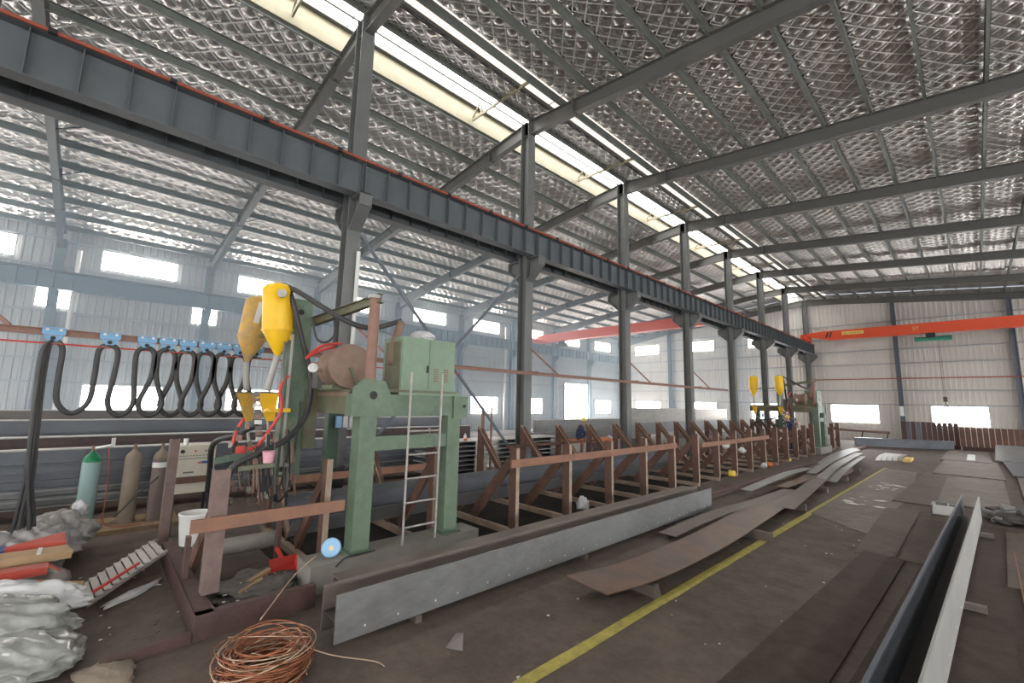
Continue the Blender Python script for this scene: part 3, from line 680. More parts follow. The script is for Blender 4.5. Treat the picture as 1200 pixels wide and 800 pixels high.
    # hoses and cables around the mast
    W(B().tube([px(338, 336, X=-7.8), px(344, 356, X=-7.7), px(352, 390, X=-7.7), px(362, 430, X=-7.7), px(364, 460, X=-7.65), px(357, 490, X=-7.5), px(335, 515, X=-7.3), px(300, 532, X=-7.2), px(272, 548, X=-7.2), px(264, 580, X=-7.2)], .045, 8), 'welding_hose', 'rubber')
    W(B().tube([px(300, 498, X=-7.8), px(275, 510, X=-8.2), px(250, 520, X=-9.0), px(246, 550, X=-9.6), px(243, 575, X=-9.9)], .045, 8), 'welding_hose', 'rubber')
    for pts in (((338, 440), (328, 455), (330, 480), (315, 505), (300, 525)), ((286, 490), (277, 505), (272, 522)), ((362, 416), (378, 405), (400, 402)), ((358, 420), (372, 412), (392, 406))):
        W(B().tube([px(a, b, X=-7.55) for a, b in pts], .026, 6), 'red_hose', 'red')
    for pts in (((366, 372), (371, 396), (382, 401), (392, 392), (392, 375)), ((334, 400), (332, 430), (335, 450)), ((352, 470), (345, 530), (341, 560), (330, 585), (322, 586)), ((338, 520), (335, 545), (325, 578)), ((318, 556), (322, 575), (320, 595))):
        W(B().tube([px(a, b, X=-7.5) for a, b in pts], .018, 6), 'cable', 'rubber' if pts[0][0] > 335 else 'hose_grey')
    # welding heads, slides and arms in the trough
    W(B().bar(px(255, 540, X=-8.3), px(300, 531, X=-7.3), .10, .10), 'head_arm', 'green_dark')
    W(B().bar(px(280, 549, X=-7.2), px(322, 544, X=-7.05), .10, .06), 'head_arm', 'green_dirty')
    for i in range(9): W(B().box(*(lambda p: (p.x-.03, p.x+.03, p.y-.045, p.y+.045, p.z-.03, p.z+.03))(px(300+i*.5, 462+i*6.5, X=-7.7))), 'chain_link', ('hose_grey', 'drum_rust', 'white')[i % 3])
    rr = random.Random(3)
    for i in range(46):
        x_ = rr.uniform(266, 345); y_ = rr.uniform(495, 590); X = rr.uniform(-7.7, -7.1); p_ = px(x_, y_, X=X); s_ = rr.uniform(.012, .042)
        W(B().box(p_.x-s_, p_.x+s_, p_.y-s_*.8, p_.y+s_*.8, p_.z-s_*rr.uniform(.7, 2.6), p_.z+s_), 'head_block', rr.choice(['hose_grey', 'drum_rust', 'dark', 'dark', 'rubber', 'green_dirty', 'brown_pipe', 'grey_pipe', 'maroon']))
    for i in range(20):
        x_ = rr.uniform(268, 346); X = rr.uniform(-7.6, -7.1); y_ = rr.uniform(535, 562)
        W(B().cyl(px(x_, y_-rr.uniform(12, 42), X=X), px(x_+rr.uniform(-3, 3), y_+rr.uniform(12, 38), X=X), rr.uniform(.008, .022), n=6), 'head_rod', rr.choice(['grey_pipe', 'drum_rust', 'hose_grey', 'brown_pipe', 'rubber', 'dark']))
    for i in range(6):
        x_ = rr.uniform(285, 335); X = rr.uniform(-7.4, -7.1); a = rr.uniform(-14, 14)
        W(B().tube([px(x_, 520+rr.uniform(-10, 10), X=X), px(x_+a, 550, X=X+.03), px(x_+a*.4, 585, X=X)], .011, 6), 'head_cable', 'rubber')
    W(B().lathe(px(308, 565, X=-7.3)-V((.05, 0, 0)), [(.13, 0), (.13, .03), (.05, .03), (.05, .1), (.13, .1), (.13, .13)], 14, (1, -.3, 0)), 'wire_spool', 'dark')
    W(B().box(*(lambda p: (p.x-.08, p.x+.05, p.y-.02, p.y+.24, p.z-.05, p.z+.05))(px(277, 527, X=-7.5))), 'control_box', 'red')
    pb = px(314, 542, X=-7.05); W(B().lathe(pb, [(.065, 0), (.085, .16), (.09, .165)], 14), 'flux_cup', 'pink')
    # ladder
    l0, l1 = 3.60, 4.18; ld = B().cyl((-6.12, l0, .38), (-6.10, l0, 2.98), .019, n=8).cyl((-6.12, l1, .38), (-6.10, l1, 2.98), .019, n=8).build('ladder', 'grate', o)
    for i in range(5): W(B().cyl((-6.115, l0, .62+i*.36), (-6.115, l1, .62+i*.36), .016, n=8), 'rung', 'grate', ld)
    return o
g1 = gantry('green welding gantry with two yellow hoppers, cabinet and ladder beside the copper wire coil')
g2 = copy_tree(g1); g2.location.y += 27.2
g2['label'] = 'green welding gantry with yellow hoppers standing far down the cradle row'
for c in g2.children:
    if c.name.startswith('flux_hopper') or c.name.startswith('lower_funnel'):
        c.material_slots[0].link = 'OBJECT'; c.material_slots[0].material = MATS['yellow']
# ------------------------------------------------------------------ loose steel on the floor
mat('mill_dark', (.045, .043, .045), .6, .1, (.07, .06, .055), 2, .2)
def side_beam(name, label, xc, y0, y1, zb, fl, gap, mats, rz_=0., bolts=True, webz=.42):
    """H-beam on its side: two upright flanges and a level web"""
    o = thing(name, label, 'beam', (xc, (y0+y1)/2, zb)); o.rotation_euler = (0, 0, rz_)
    B().box(xc+gap/2-.01, xc+gap/2+.01, y0, y1, zb, zb+fl).build('flange', mats[0], o)
    B().box(xc-gap/2-.01, xc-gap/2+.01, y0, y1, zb, zb+fl).build('flange', mats[1], o)
    B().box(xc-gap/2, xc+gap/2, y0+.01, y1-.01, zb+fl*webz, zb+fl*webz+.012).build('web', 'mill_dark', o)  # web coloured near-black for the shade deep between the flanges
    if bolts:
        n = int((y1-y0)/.42); st = None
        for i in range(n):
            y = y0+.35+i*.42+R.uniform(-.08, .08)
            B().lathe((xc+gap/2+.01, y, zb+.09), [(.012, 0), (.012, .005), (.006, .008)], 8, (1, 0, 0)).build('weld_stud', 'steel_edge', o)
    return o
side_beam('floor_beam', 'grey steel H-beam on its side on the floor beside the near gantry', -4.86, 2.03, 11.3, .07, .47, .35, ('mill_steel', 'mill_brown'))
side_beam('floor_beam', 'pale steel H-beam on its side beside the ribbed floor plates', -.45, 2.6, 15.0, .10, .52, .27, ('mill_pale', 'mill_blue'), -.030, webz=.12)

for i, (x, y, lab) in enumerate(((-4.86, 3.0, 0), (-4.86, 6.2, 0), (-4.86, 10.3, 0))):
    tag(B().box(x-.35, x+.22, y-.04, y+.04, 0, .07).build('beam_support', 'mill_brown'), 'low steel bar under the H-beam beside the near gantry', 'support', 'bars under the near floor beam')
for y in (4.5, 8.5, 13.5):
    tag(B().box(-.8+.03*(y-9), -.1+.03*(y-9), y-.05, y+.05, .024, .10).build('beam_support', 'mill_brown'), 'low steel bar under the pale H-beam by the floor plates', 'support', 'bars under the pale floor beam')
o = thing('box_beam', 'rusty brown box beam lying along the back of the grey H-beam', 'beam', (-5.2, 6.6, 0))
B().box(-5.36, -5.09, 2.25, 11.2, .49, .51).box(-5.34, -5.11, 2.25, 11.2, 0, .02).build('cover_plate', 'mill_brown', o); B().box(-5.33, -5.31, 2.25, 11.2, .02, .49).box(-5.14, -5.12, 2.25, 11.2, .02, .49).build('side_plate', 'mill_brown', o)
# gantry rails
for x, y0, y1, lab in ((-6.36+.98-.02, 11.8, 40, 0),):
    tag(B().box(-5.42, -5.22, 11.6, 38, 0, .10).box(-5.37, -5.27, 11.6, 38, .10, .15).build('gantry_rail', 'maroon'), 'long rusty rail on the floor in front of the cradle row', 'rail')
# small steel trestle feet
def trestle(x, y, rz_, lab, w=.9, hgt=.16):
    o = thing('trestle', lab, 'support', (x, y, 0), 'low trestles under the plate strips')
    B().box(x-w/2, x+w/2, y-.05, y-.035, 0, hgt).build('web', 'mill_brown', o)
    B().box(x-w/2, x+w/2, y-.05, y+.05, hgt-.012, hgt).build('flange', 'mill_brown', o)
    for s in (-1, 1): B().prism([(x+s*w/2, y-.07, 0), (x+s*w/2, y+.10, 0), (x+s*w/2, y+.03, hgt), (x+s*w/2, y-.04, hgt)], (.012*s, 0, 0)).build('foot', 'scrap', o)
    o.rotation_euler.z = rz_
    return o
for i, (x, y) in enumerate(((-3.42, 5.75), (-3.30, 9.7), (-3.55, 13.2), (-3.75, 16.6), (-3.8, 20.0), (-3.9, 23.2))):
    trestle(x, y, R.uniform(-.1, .1), 'low steel trestle holding up bent plate strips by the yellow line', .8 if i else .55)
def strip(name, pts, w, t, m, label, cat='steel plate', grp=None, tilt=0):
    b = B(); P = smooth_path([V(p) for p in pts], 5); vs = []; fs = []
    for i, p in enumerate(P):
        d = (P[min(i+1, len(P)-1)]-P[max(i-1, 0)]); d.z = 0; d.normalize(); a = V((d.y, -d.x, tilt)).normalized()
        for s in (-1, 1):
            for q in (0, 1): vs.append(p+a*(s*w/2)+V((0, 0, q*t)))
    for i in range(len(P)-1):
        k = 4*i
        fs += [(k, k+2, k+6, k+4), (k+1, k+5, k+7, k+3), (k, k+4, k+5, k+1), (k+2, k+3, k+7, k+6)]
    fs += [(0, 1, 3, 2), (4*len(P)-4, 4*len(P)-2, 4*len(P)-1, 4*len(P)-3)]
    return tag(b.add(vs, fs).build(name, m), label, cat, grp)
strip('bent_plate', [(-3.62, 4.80, .25), (-3.52, 6.0, .185), (-3.50, 7.6, .165), (-3.53, 9.0, .165), (-3.66, 11.5, .17), (-3.8, 14.5, .17)], .70, .012, 'plate_rusty', 'wide rusty steel plate with a curled up near end beside the yellow line')
strip('plate_strip', [(-4.25, 8.2, .10), (-4.2, 10.4, .17), (-4.0, 12.6, .18), (-3.95, 15.0, .17)], .34, .012, 'mill_brown', 'narrow brown plate strip lying behind the wide rusty plate')
strip('plate_strip', [(-3.35, 12.2, .18), (-3.5, 14.0, .185), (-3.75, 17.0, .19), (-3.95, 19.4, .19)], .42, .012, 'mill_brown', 'brown plate strip lying over the low trestles past the wide plate')
strip('plate_strip', [(-4.65, 13.6, .22), (-4.6, 15.2, .30), (-4.55, 17.5, .36), (-4.6, 20.0, .28)], .30, .012, 'strip_pale', 'pale bowed plate strip next to the long floor rail')
strip('plate_strip', [(-3.55, 18.2, .12), (-3.55, 19.5, .28), (-3.65, 22.0, .36), (-3.9, 26.5, .36)], .30, .012, 'strip_pale', 'pale grey strip on the outer side of the far strip pile')
strip('plate_strip', [(-3.80, 18.0, .20), (-3.85, 20.5, .38), (-3.95, 23.0, .42), (-4.15, 27.5, .42)], .30, .012, 'strip_pale', 'pale strip on top of the far strip pile')
strip('plate_strip', [(-4.25, 18.8, .24), (-4.3, 22.0, .42), (-4.4, 26.0, .46), (-4.55, 30.0, .40)], .30, .012, 'strip_pale', 'long pale strip along the middle of the far strip pile')
strip('plate_strip', [(-4.7, 22.5, .24), (-4.75, 26.0, .42), (-4.8, 31.0, .40)], .30, .012, 'strip_pale', 'grey strip on the rail side of the far strip pile')
strip('plate_strip', [(-4.35, 15.2, .19), (-4.3, 17.0, .2), (-4.3, 19.6, .2)], .6, .012, 'plate_rusty', 'reddish plate strip half under the pale bowed strip')
tag(B().box(-5.0, -3.7, 20.6, 23.2, .0, .15).build('steel_block', 'maroon'), 'low rusty block beneath the far strip pile', 'steel block')
for i in range(5):
    x = -3.65+.20*i; strip('white_sheet', [(x, 29.0+.25*i, .0), (x-.15, 31.5, .06), (x-.2, 34.5, .0)], .19, .012, 'white' if i < 4 else 'mill_pale', 'white folded sheet strip lying past the far strip pile', 'sheet', 'white sheet strips')
tag(B().box(-2.75, -2.45, 29.6, 31.2, .0, .14).build('yellow_sheet', 'sign_yellow'), 'small yellow sheet lying beside the white folded strips', 'sheet')
# painted line
b = B(); rr = random.Random(2); pl = []
for i in range(60):
    y = 1.0+i*.42; x = -3.06+.012*(y-5)*.4
    pl.append((x-.072+rr.uniform(-.006, .006), y, .004)); pl.append((x+.072+rr.uniform(-.006, .006), y, .004))
b.add(pl, [(2*i, 2*i+1, 2*i+3, 2*i+2) for i in range(59)]); tag(b.build('floor_line', 'yellow_line'), 'worn yellow stripe painted along the floor', 'floor line')
# floor plates
def plate(label, pts, t, m, z=0., tl=0):
    q = [V((p[0], p[1], z+(tl*(i >= 2)))) for i, p in enumerate(pts)]
    return tag(B().prism(q, (0, 0, t)).build('floor_plate', m), label, 'floor plate')
plate('big brown floor plate by the yellow line with white scrapes', [(-3.0, 13.0), (-1.75, 11.8), (-1.55, 18.2), (-1.9, 25.0), (-2.95, 25.5)], .012, 'floor_plate_pale')
plate('shadow-dark brown floor plate along the pale H-beam on the yellow line side', [(-2.0, 1.2), (-1.25, 1.2), (-1.05, 10.4), (-1.62, 10.4)], .018, 'floor_plate_dark')  # plate colour carries the soft shadow region beside the beam
plate('narrow brown floor plate strip past the dark plate', [(-1.72, 10.2), (-1.18, 10.3), (-1.2, 15.6), (-1.86, 15.3)], .014, 'floor_plate')
plate('short brown floor plate lying across the strip beside the pale H-beam', [(-1.12, 10.3), (-.72, 10.3), (-.62, 14.6), (-1.15, 14.6)], .024, 'floor_plate')
plate('brown floor plate beneath the pale H-beam', [(-1.22, .8), (-.02, .8), (.42, 14.9), (-.66, 14.9)], .012, 'floor_plate_dark')
plate('brown ribbed floor plate on the open side of the pale H-beam', [(.0, 1.2), (2.6, 1.2), (2.6, 10.2), (.12, 10.2)], .014, 'floor_plate_dark')
plate('brown floor plate past the ribbed one with a raised edge', [(.10, 10.0), (2.4, 10.0), (2.6, 14.2), (.22, 14.4)], .03, 'floor_plate')
plate('pale brown floor plate behind the scrap heap', [(-.95, 17.2), (.42, 17.2), (.48, 24.6), (-1.0, 24.6)], .05, 'floor_plate_pale')
plate('brown floor plate with a torch-cut patch behind the scrap heap', [(-1.85, 16.6), (-.95, 16.6), (-.95, 25.4), (-1.65, 25.4)], .04, 'floor_plate')
plate('pale grey floor plate in the middle of the far plate row', [(-1.45, 25.0), (.55, 24.8), (.5, 32.5), (-1.35, 32.5)], .07, 'floor_plate_pale')
plate('palest floor plate at the end of the far plate row', [(-1.5, 32.0), (.35, 32.0), (.3, 40.5), (-1.45, 40.5)], .09, 'floor_plate_pale')
tag(B().box(-.55, -.25, 32.5, 36.5, .09, .14).build('white_board', 'white'), 'white board lying on the palest floor plate', 'board')
for i in range(3):
    x = .16+.06*i; tag(B().bar((x, 1.5, .024), (x+.10, 12.5-1.2*i, .024), .018, .018).build('thin_rod', 'rust_light'), 'thin rusty rod lying along the open side of the pale H-beam', 'rod', 'thin rods by the pale beam')
for i, (pts, m, lab) in enumerate((([(.75, 20), (2.4, 20), (2.6, 27), (.9, 27)], 'mill_brown', 'dark plate stacked beside the far plate row'), ([(.8, 26.5), (2.2, 26.0), (2.0, 34), (.7, 34)], 'mill_blue', 'blue grey plate stacked past the dark one beside the far plate row'), ([(1.5, 22), (2.8, 22), (2.8, 25), (1.6, 25)], 'floor_plate_pale', 'small cream plate on top of the dark stacked plate'))):
    plate(lab, pts, .05, m, (.0, .05, .05)[i])
tag(B().prism([(.45, 33.5, .10), (3.2, 33.5, .10), (3.4, 38.5, .62), (.6, 38.5, .62)], (0, 0, .04)).build('tilted_plate', 'mill_steel'), 'big grey plate propped at a tilt before the upright racks', 'steel plate')
tag(B().box(.5, 3.3, 36.5, 36.9, 0, .40).build('plate_prop', 'maroon'), 'rusty block propping up the tilted grey plate', 'support')
for i, (x0, y0_, x1, y1_, w_, m) in enumerate(((-4.55, 9.3, -4.35, 13.4, .22, 'mill_brown'), (-4.0, 10.6, -4.1, 16.0, .16, 'mill_blue'), (-3.6, 13.2, -3.75, 17.8, .20, 'plate_rusty'), (-4.8, 16.5, -4.75, 21.5, .18, 'mill_dark'), (-4.15, 16.8, -4.35, 22.4, .14, 'mill_dark'))):
    strip('plate_strip', [(x0, y0_, .02+.03*i), ((x0+x1)/2+.03, (y0_+y1_)/2, .05+.03*i), (x1, y1_, .02+.03*i)], w_, .010, m, 'thin dark offcut strip, %s of the loose ones behind the wide rusty plate' % ORDN[i])
b = B(); rq = random.Random(4)
for i in range(26):
    x, y = rq.uniform(-2.7, -1.95), rq.uniform(15.2, 16.6) if i < 13 else rq.uniform(18.5, 20.5); r_ = rq.uniform(.03, .11); a0 = rq.uniform(0, 6)
    b.prism([(x+r_*rq.uniform(.4, 1)*1.9*math.cos(a0+k*1.05), y+r_*rq.uniform(.4, 1)*math.sin(a0+k*1.05), .0122) for k in range(6)], (0, 0, .001))
o = b.build('chalk_scrapes', 'white'); o['label'] = 'white chalky scrapes on the big floor plate by the yellow line'; o['category'] = 'floor marks'; o['kind'] = 'stuff'
# scrap heap at the beam end
rr = random.Random(11)
for i in range(26):
    x = rr.uniform(.05, .85); y = rr.uniform(15.2, 16.9); L = rr.uniform(.12, .4); a = rr.uniform(0, 3.1); z = .02+rr.uniform(0, .12)*(1-abs(x-.4))
    tag(B().prism([(x, y, z), (x+L*math.cos(a), y+L*math.sin(a), z+rr.uniform(0, .12)), (x+L*math.cos(a+.9)*.8, y+L*math.sin(a+.9)*.8, z+rr.uniform(0, .2)), (x+.12*math.cos(a+1.6), y+.12*math.sin(a+1.6), z)], (.01, 0, rr.uniform(.02, .07))).build('steel_offcut', rr.choice(['scrap', 'mill_dark', 'mill_blue', 'mill_dark', 'strip_pale'])), 'dark steel offcut in the scrap heap at the end of the pale H-beam', 'offcut', 'offcuts in the scrap heap')
bx_ = thing('white_tray', 'white plastic tray of small offcuts at the end of the pale H-beam', 'tray', (-.75, 15.7, 0))
B().box(-.98, -.45, 15.45, 15.47, .02, .24).box(-.98, -.45, 15.93, 15.95, .02, .24).box(-.98, -.96, 15.45, 15.95, .02, .24).box(-.47, -.45, 15.45, 15.95, .02, .24).box(-.98, -.45, 15.45, 15.95, .012, .03).build('tray', 'white', bx_)
B().box(-.9, -.7, 15.55, 15.85, .03, .30).box(-.66, -.52, 15.5, 15.8, .03, .27).build('filling', 'scrap', bx_)
tag(B().box(.55, .95, 15.0, 15.25, .014, .12).build('white_carton', 'white'), 'small white carton in front of the scrap heap', 'carton')
# racks along the far wall
for i in range(24):
    x = -3.75+i*.27; hgt = 1.75 if i < 11 else 1.5; y = 42.8 if i < 11 else 42.2
    o = thing('rack_post', ('upright rusty H-section, %s of the shorter row along the far wall' % ORDN[i-11] if i >= 11 else 'upright dark H-section, %s of the taller row along the far wall' % ORDN[i]), 'steel section', (x, y, 0), 'upright sections of the far rack')
    m = 'mill_blue' if i in (1, 3) else ('maroon' if i < 11 else 'rust')
    B().box(x-.005, x+.005, y-.12, y+.12, .25, hgt).build('web', m, o); B().box(x-.115, x+.115, y-.135, y-.12, .25, hgt).build('flange', m, o); B().box(x-.115, x+.115, y+.12, y+.135, .25, hgt).build('flange', m, o)
for y, x0, x1, lab in ((42.8, -3.95, -.9, 'low rusty beam beneath the taller upright sections'), (42.2, -.85, 2.8, 'low rusty beam beneath the shorter upright sections')):
    tag(B().hbeam((x0, y, .125), (x1, y, .125), .25, .3, .02, .012).build('rack_beam', 'maroon'), lab, 'beam')
tag(B().hbeam((-6.1, 39.2, .30), (-1.2, 41.4, .30), .56, .35, .03, .02).build('plate_girder', 'mill_blue'), 'dark steel girder lying across the floor before the far rack', 'beam')
ro = thing('roller_frame', 'rusty roller frame on short legs before the far wall', 'frame', (-7, 43.6, 0))
B().cyl((-8.2, 43.6, .95), (-4.6, 43.6, .85), .10, n=10).build('roller', 'drum_rust', ro)
for x in (-8.0, -6.4, -4.9): B().bar((x, 43.6, 0), (x+.2, 43.6, .85), .08, .08, (0, 1, 0)).build('leg', 'maroon', ro)
tag(B().box(-4.12, -3.88, 45.80, 45.82, 2.1, 2.85).build('wall_notice', 'white'), 'small white notice on the end wall post between the two windows', 'notice')
# ------------------------------------------------------------------ near end of the cradle row
bs = thing('ground_channel', 'heavy rusty channel frame on the floor around the first cradle', 'base frame', (-7, 1.6, 0))
B().chan((-5.80, 1.02, .13), (-5.80, 2.24, .13), .26, .10, .014, (0, 0, 1), -1).build('channel', 'maroon', bs)
B().chan((-5.80, 1.02, .13), (-8.9, 1.02, .13), .26, .16, .014, (0, 0, 1), 1).build('channel', 'maroon', bs)
B().box(-8.9, -5.95, 1.04, 1.14, .02, .25).build('packing', 'maroon', bs)
tag(B().chan((-5.76, .30, .05), (-5.80, 1.0, .05), .10, .06, .01, (0, 0, 1), -1).build('floor_channel', 'maroon'), 'low rusty channel on the floor running to the frame corner', 'channel')
tag(B().cyl((-8.1, 1.30, .25), (-8.1, 2.47, .25), .125, n=14).build('steel_pipe', 'concrete'), 'fat dusty steel pipe lying through the first cradle frames', 'pipe')
for i, (x, y, h_, lab) in enumerate(((-7.1, 1.05, .55, 'short brown stub post beside the white bucket'), (-7.7, 2.3, .6, 'short brown stub post behind the red dustpan'))):
    tag(B().prism([(x-.08, y, .25 if i == 0 else 0), (x+.08, y, .25 if i == 0 else 0), (x+.06, y, h_+.2), (x-.05, y, h_+.2)], (0, .05, 0)).build('stub_post', 'maroon'), lab, 'post')
def blob(name, c, s, seed, amp, m, label, cat, grp=None, n=22, ridged=0., rz_=0., parent=None):
    b = B(); vs = []; fs = []; c = V(c); k = n//2; cs, sn = math.cos(rz_), math.sin(rz_)
    for j in range(k+1):
        th = math.pi*j/k
        for i in range(n):
            ph = 2*math.pi*i/n; d = V((math.sin(th)*math.cos(ph), math.sin(th)*math.sin(ph), math.cos(th)))
            q = noise.noise(d*1.6+V((seed*3.1, 0, 0)))*amp+noise.noise(d*4+V((0, seed*2.3, 0)))*amp*.5
            if ridged: q += -abs(noise.noise(V((d.y*3.2, d.z*3.2, seed+d.x*.5))))*ridged-abs(noise.noise(V((d.y*8, d.z*8, seed*2+d.x*.9))))*ridged*.28
            r = 1+q; z = d.z*r
            if z < 0: z *= .55
            x, y = d.x*r*s[0], d.y*r*s[1]
            vs.append(c+V((x*cs-y*sn, x*sn+y*cs, z*s[2]+s[2]*.5)))
    for j in range(k):
        for i in range(n): fs.append((j*n+i, j*n+(i+1) % n, (j+1)*n+(i+1) % n, (j+1)*n+i))
    b.add(vs, fs, True)
    o = b.build(name, m, parent)
    return o if parent else tag(o, label, cat, grp)
o = blob('flux_debris', (-6.75, 1.85, .0), (.62, .55, .10), 4, .5, 'debris', '', '', n=40); del o['category']; o['label'] = 'heap of grey welding slag and dirt inside the first cradle'; o['category'] = 'debris'; o['kind'] = 'stuff'
dp = thing('dustpan', 'bright red plastic dustpan lying on the slag inside the first cradle', 'dustpan', (-6.9, 2.2, .1))
B().add([(-7.08, 2.06, .13), (-6.80, 2.02, .12), (-6.76, 2.34, .12), (-7.05, 2.38, .13), (-7.10, 2.05, .25), (-6.79, 2.01, .15), (-6.75, 2.36, .15), (-7.07, 2.41, .27)], [(0,1,2,3),(0,4,7,3),(0,1,5,4),(2,3,7,6),(0,3,7,4)]).build('pan', 'red', dp)
B().bar((-7.08, 2.22, .24), (-7.30, 2.20, .33), .05, .03).build('handle', 'red', dp)
tag(B().bar((-6.72, 1.72, .14), (-6.95, 2.02, .17), .07, .04).build('wood_scrap', 'cardboard'), 'pale wooden scrap beside the red dustpan', 'wood scrap')
tag(B().bar((-6.45, 1.55, .14), (-6.62, 1.85, .19), .03, .03).build('wood_stick', 'cardboard'), 'thin wooden stick lying on the slag', 'stick')
bk = thing('bucket', 'white plastic bucket behind the first cradle post', 'bucket', (-8.55, 1.32, 0))
B().lathe((-8.60, 1.36, .25), [(.17, 0), (.215, .44), (.225, .45), (.225, .47), (.195, .47), (.15, .02)], 18).build('body', 'white', bk)
dc_ = thing('blue_disc', 'round blue disc with a cream emblem leaning on the gantry carriage', 'disc', (-6.3, 2.55, .36))
cd_ = px(388, 646, X=-6.30); cd_.z = .495
B().lathe(cd_-V((.01, 0, 0)), [(.115, 0), (.13, .012), (.115, .024)], 22, (1, -.35, .25)).build('disc', 'disc_blue', dc_)
B().lathe(cd_+V((.014, -.005, .003)), [(.035, 0), (.035, .006)], 7, (1, -.35, .25)).build('emblem', 'disc_cream', dc_)
tag(B().tube([(-6.1, 2.6, .30), (-6.12, 2.72, .38), (-6.15, 2.9, .38), (-6.2, 3.2, .37)], .012, 6).build('loose_cable', 'rubber'), 'short black cable lying on the gantry carriage', 'cable')
# copper wire coil
cw = thing('wire_coil', 'loose coil of copper welding wire on the floor before the grey H-beam', 'wire coil', (-4.98, 1.35, 0))
rr = random.Random(5); cc = px(311, 778, Z=.10); cc.z = 0
for k in range(64):
    pts = []; a0 = rr.uniform(0, 6.28); rad = rr.uniform(.24, .40); zz = .02+rr.random()**1.5*.25; tx, ty = rr.uniform(-.08, .08), rr.uniform(-.08, .08); ox, oy = rr.uniform(-.05, .05), rr.uniform(-.05, .05)
    for i in range(15):
        a = a0+i*6.28/14; rr_ = rad*(1+.05*math.sin(3*a+k)); pts.append(cc+V((ox+rr_*math.cos(a)*1.05, oy+rr_*math.sin(a), max(.012, zz+tx*math.cos(a)+ty*math.sin(a)+.02*math.sin(2*a+k)))))
    B().tube(pts, .0055 if k % 3 else .007, 5, 2).build('wire_turn', 'copper_pale' if k % 5 == 0 else 'copper', cw)
for pts in ([(-5.3, 1.5, .25), (-5.6, 1.9, .50), (-5.75, 2.2, .62)], [(-4.7, 1.6, .25), (-4.45, 1.9, .12), (-4.25, 2.25, .02), (-4.12, 2.3, .01)], [(-5.2, 1.2, .22), (-4.8, 1.5, .28), (-4.6, 1.75, .27)], [(-4.75, 1.3, .22), (-4.6, 1.65, .08), (-4.45, 1.7, .02)]):
    B().tube(pts, .006, 5, 4).build('wire_end', 'copper_pale', cw)
tag(B().prism([(-4.02, 2.95, 0), (-3.86, 3.05, 0), (-3.87, 3.06, .16), (-3.93, 3.0, .15)], (.01, -.02, 0)).build('steel_scrap', 'scrap'), 'small pointed steel scrap standing on the floor before the grey H-beam', 'offcut')
# ------------------------------------------------------------------ left corner: cylinders, power source, rubbish
def gas_cyl(x, y, r, hgt, mb, mt, label, lean=0., zb=.08):
    o = thing('gas_cylinder', label, 'gas cylinder', (x, y, 0)); o.rotation_euler = (0, lean, 0)
    B().lathe((x, y, zb), [(r*.96, 0), (r, .03), (r, hgt*.86), (r*.93, hgt*.90)], 20).build('body', mb, o)
    B().lathe((x, y, zb+hgt*.86), [(r*1.005, 0), (r*.94, .06), (r*.70, .12), (r*.35, .16), (r*.3, .2)], 20).build('shoulder', mt, o)
    B().cyl((x, y, zb+hgt*.86+.18), (x, y, zb+hgt*.86+.30), .028, n=8).cyl((x-.05, y, zb+hgt*.86+.24), (x+.05, y, zb+hgt*.86+.24), .018, n=8).build('valve', 'drum_rust', o)
    return o
gc = gas_cyl(-11.62, .10, .135, 1.36, 'cyl_teal', 'cyl_green', 'teal gas cylinder with a green shoulder')
gas_cyl(-11.52, .70, .135, 1.38, 'cyl_brown', 'cyl_brown', 'dusty brown gas cylinder next to the teal one')
gx = gas_cyl(-11.40, 1.12, .135, 1.38, 'cyl_maroon', 'cyl_brown', 'dark brown gas cylinder with a white label band beside the cream power source')
B().lathe((-11.40, 1.12, 1.10), [(.137, 0), (.137, .10)], 20).build('label_band', 'white', gx)
tag(B().box(-12.1, -11.0, -.4, 1.5, 0, .08).build('cylinder_base', 'timber'), 'dirty low board under the gas cylinders', 'board')
tag(B().tube([(-11.3, .30, 1.55), (-11.25, .34, 1.2), (-11.25, .36, .6), (-11.2, .4, .14), (-11.0, .9, .12)], .009, 6).build('gas_hose', 'red_rail'), 'thin red gas hose hanging beside the teal cylinder', 'hose')
rg = B().cyl((-11.60, .13, 1.50), (-11.40, .36, 1.56), .03, n=8).build('regulator', 'steel_edge', gc)
B().box(-11.40, -11.36, .33, .39, 1.55, 1.70).build('gauge', 'white', rg)
tag(B().tube([px(134, 606, X=-11.25), px(160, 580, X=-11.15), px(186, 558, X=-11.0)], .014, 6, 3).build('loose_rod', 'rubber'), 'thin dark rod slanting before the brown gas cylinders', 'rod')
ps = thing('power_source', 'cream welding power source on a stand behind the first cradle', 'power source', (-10.35, 1.5, 0))
B().box(-10.7, -10.2, 1.20, 1.82, .74, 1.60).build('case', 'cream_box', ps)
B().box(-10.2, -10.192, 1.24, 1.78, 1.02, 1.04).box(-10.2, -10.192, 1.24, 1.78, 1.36, 1.368).build('seam', 'dark', ps)
B().cyl((-10.2, 1.30, 1.50), (-10.188, 1.30, 1.50), .035, n=14).build('knob', 'dark', ps)
k = B()
for i in range(9): k.box(-10.2, -10.194, 1.26+i*.05, 1.29+i*.05, 1.41, 1.425)
k.box(-10.2, -10.194, 1.34, 1.50, 1.10, 1.13); k.build('lettering', 'hose_grey', ps)
B().prism([(-10.195, 1.53, 1.28), (-10.195, 1.60, 1.26), (-10.195, 1.60, 1.31)], (.004, 0, 0)).build('logo', 'red', ps)
B().box(-10.2, -10.194, 1.61, 1.76, 1.265, 1.31).build('logo', 'blue_box', ps)
for y in (1.50, 1.66): B().cyl((-10.2, y, 1.50), (-10.19, y, 1.50), .018, n=8).build('lamp', 'red' if y < 1.6 else 'hose_grey', ps)
B().cyl((-10.4, 1.36, 1.60), (-10.4, 1.36, 1.72), .04, n=10).build('lifting_eye', 'white', ps)
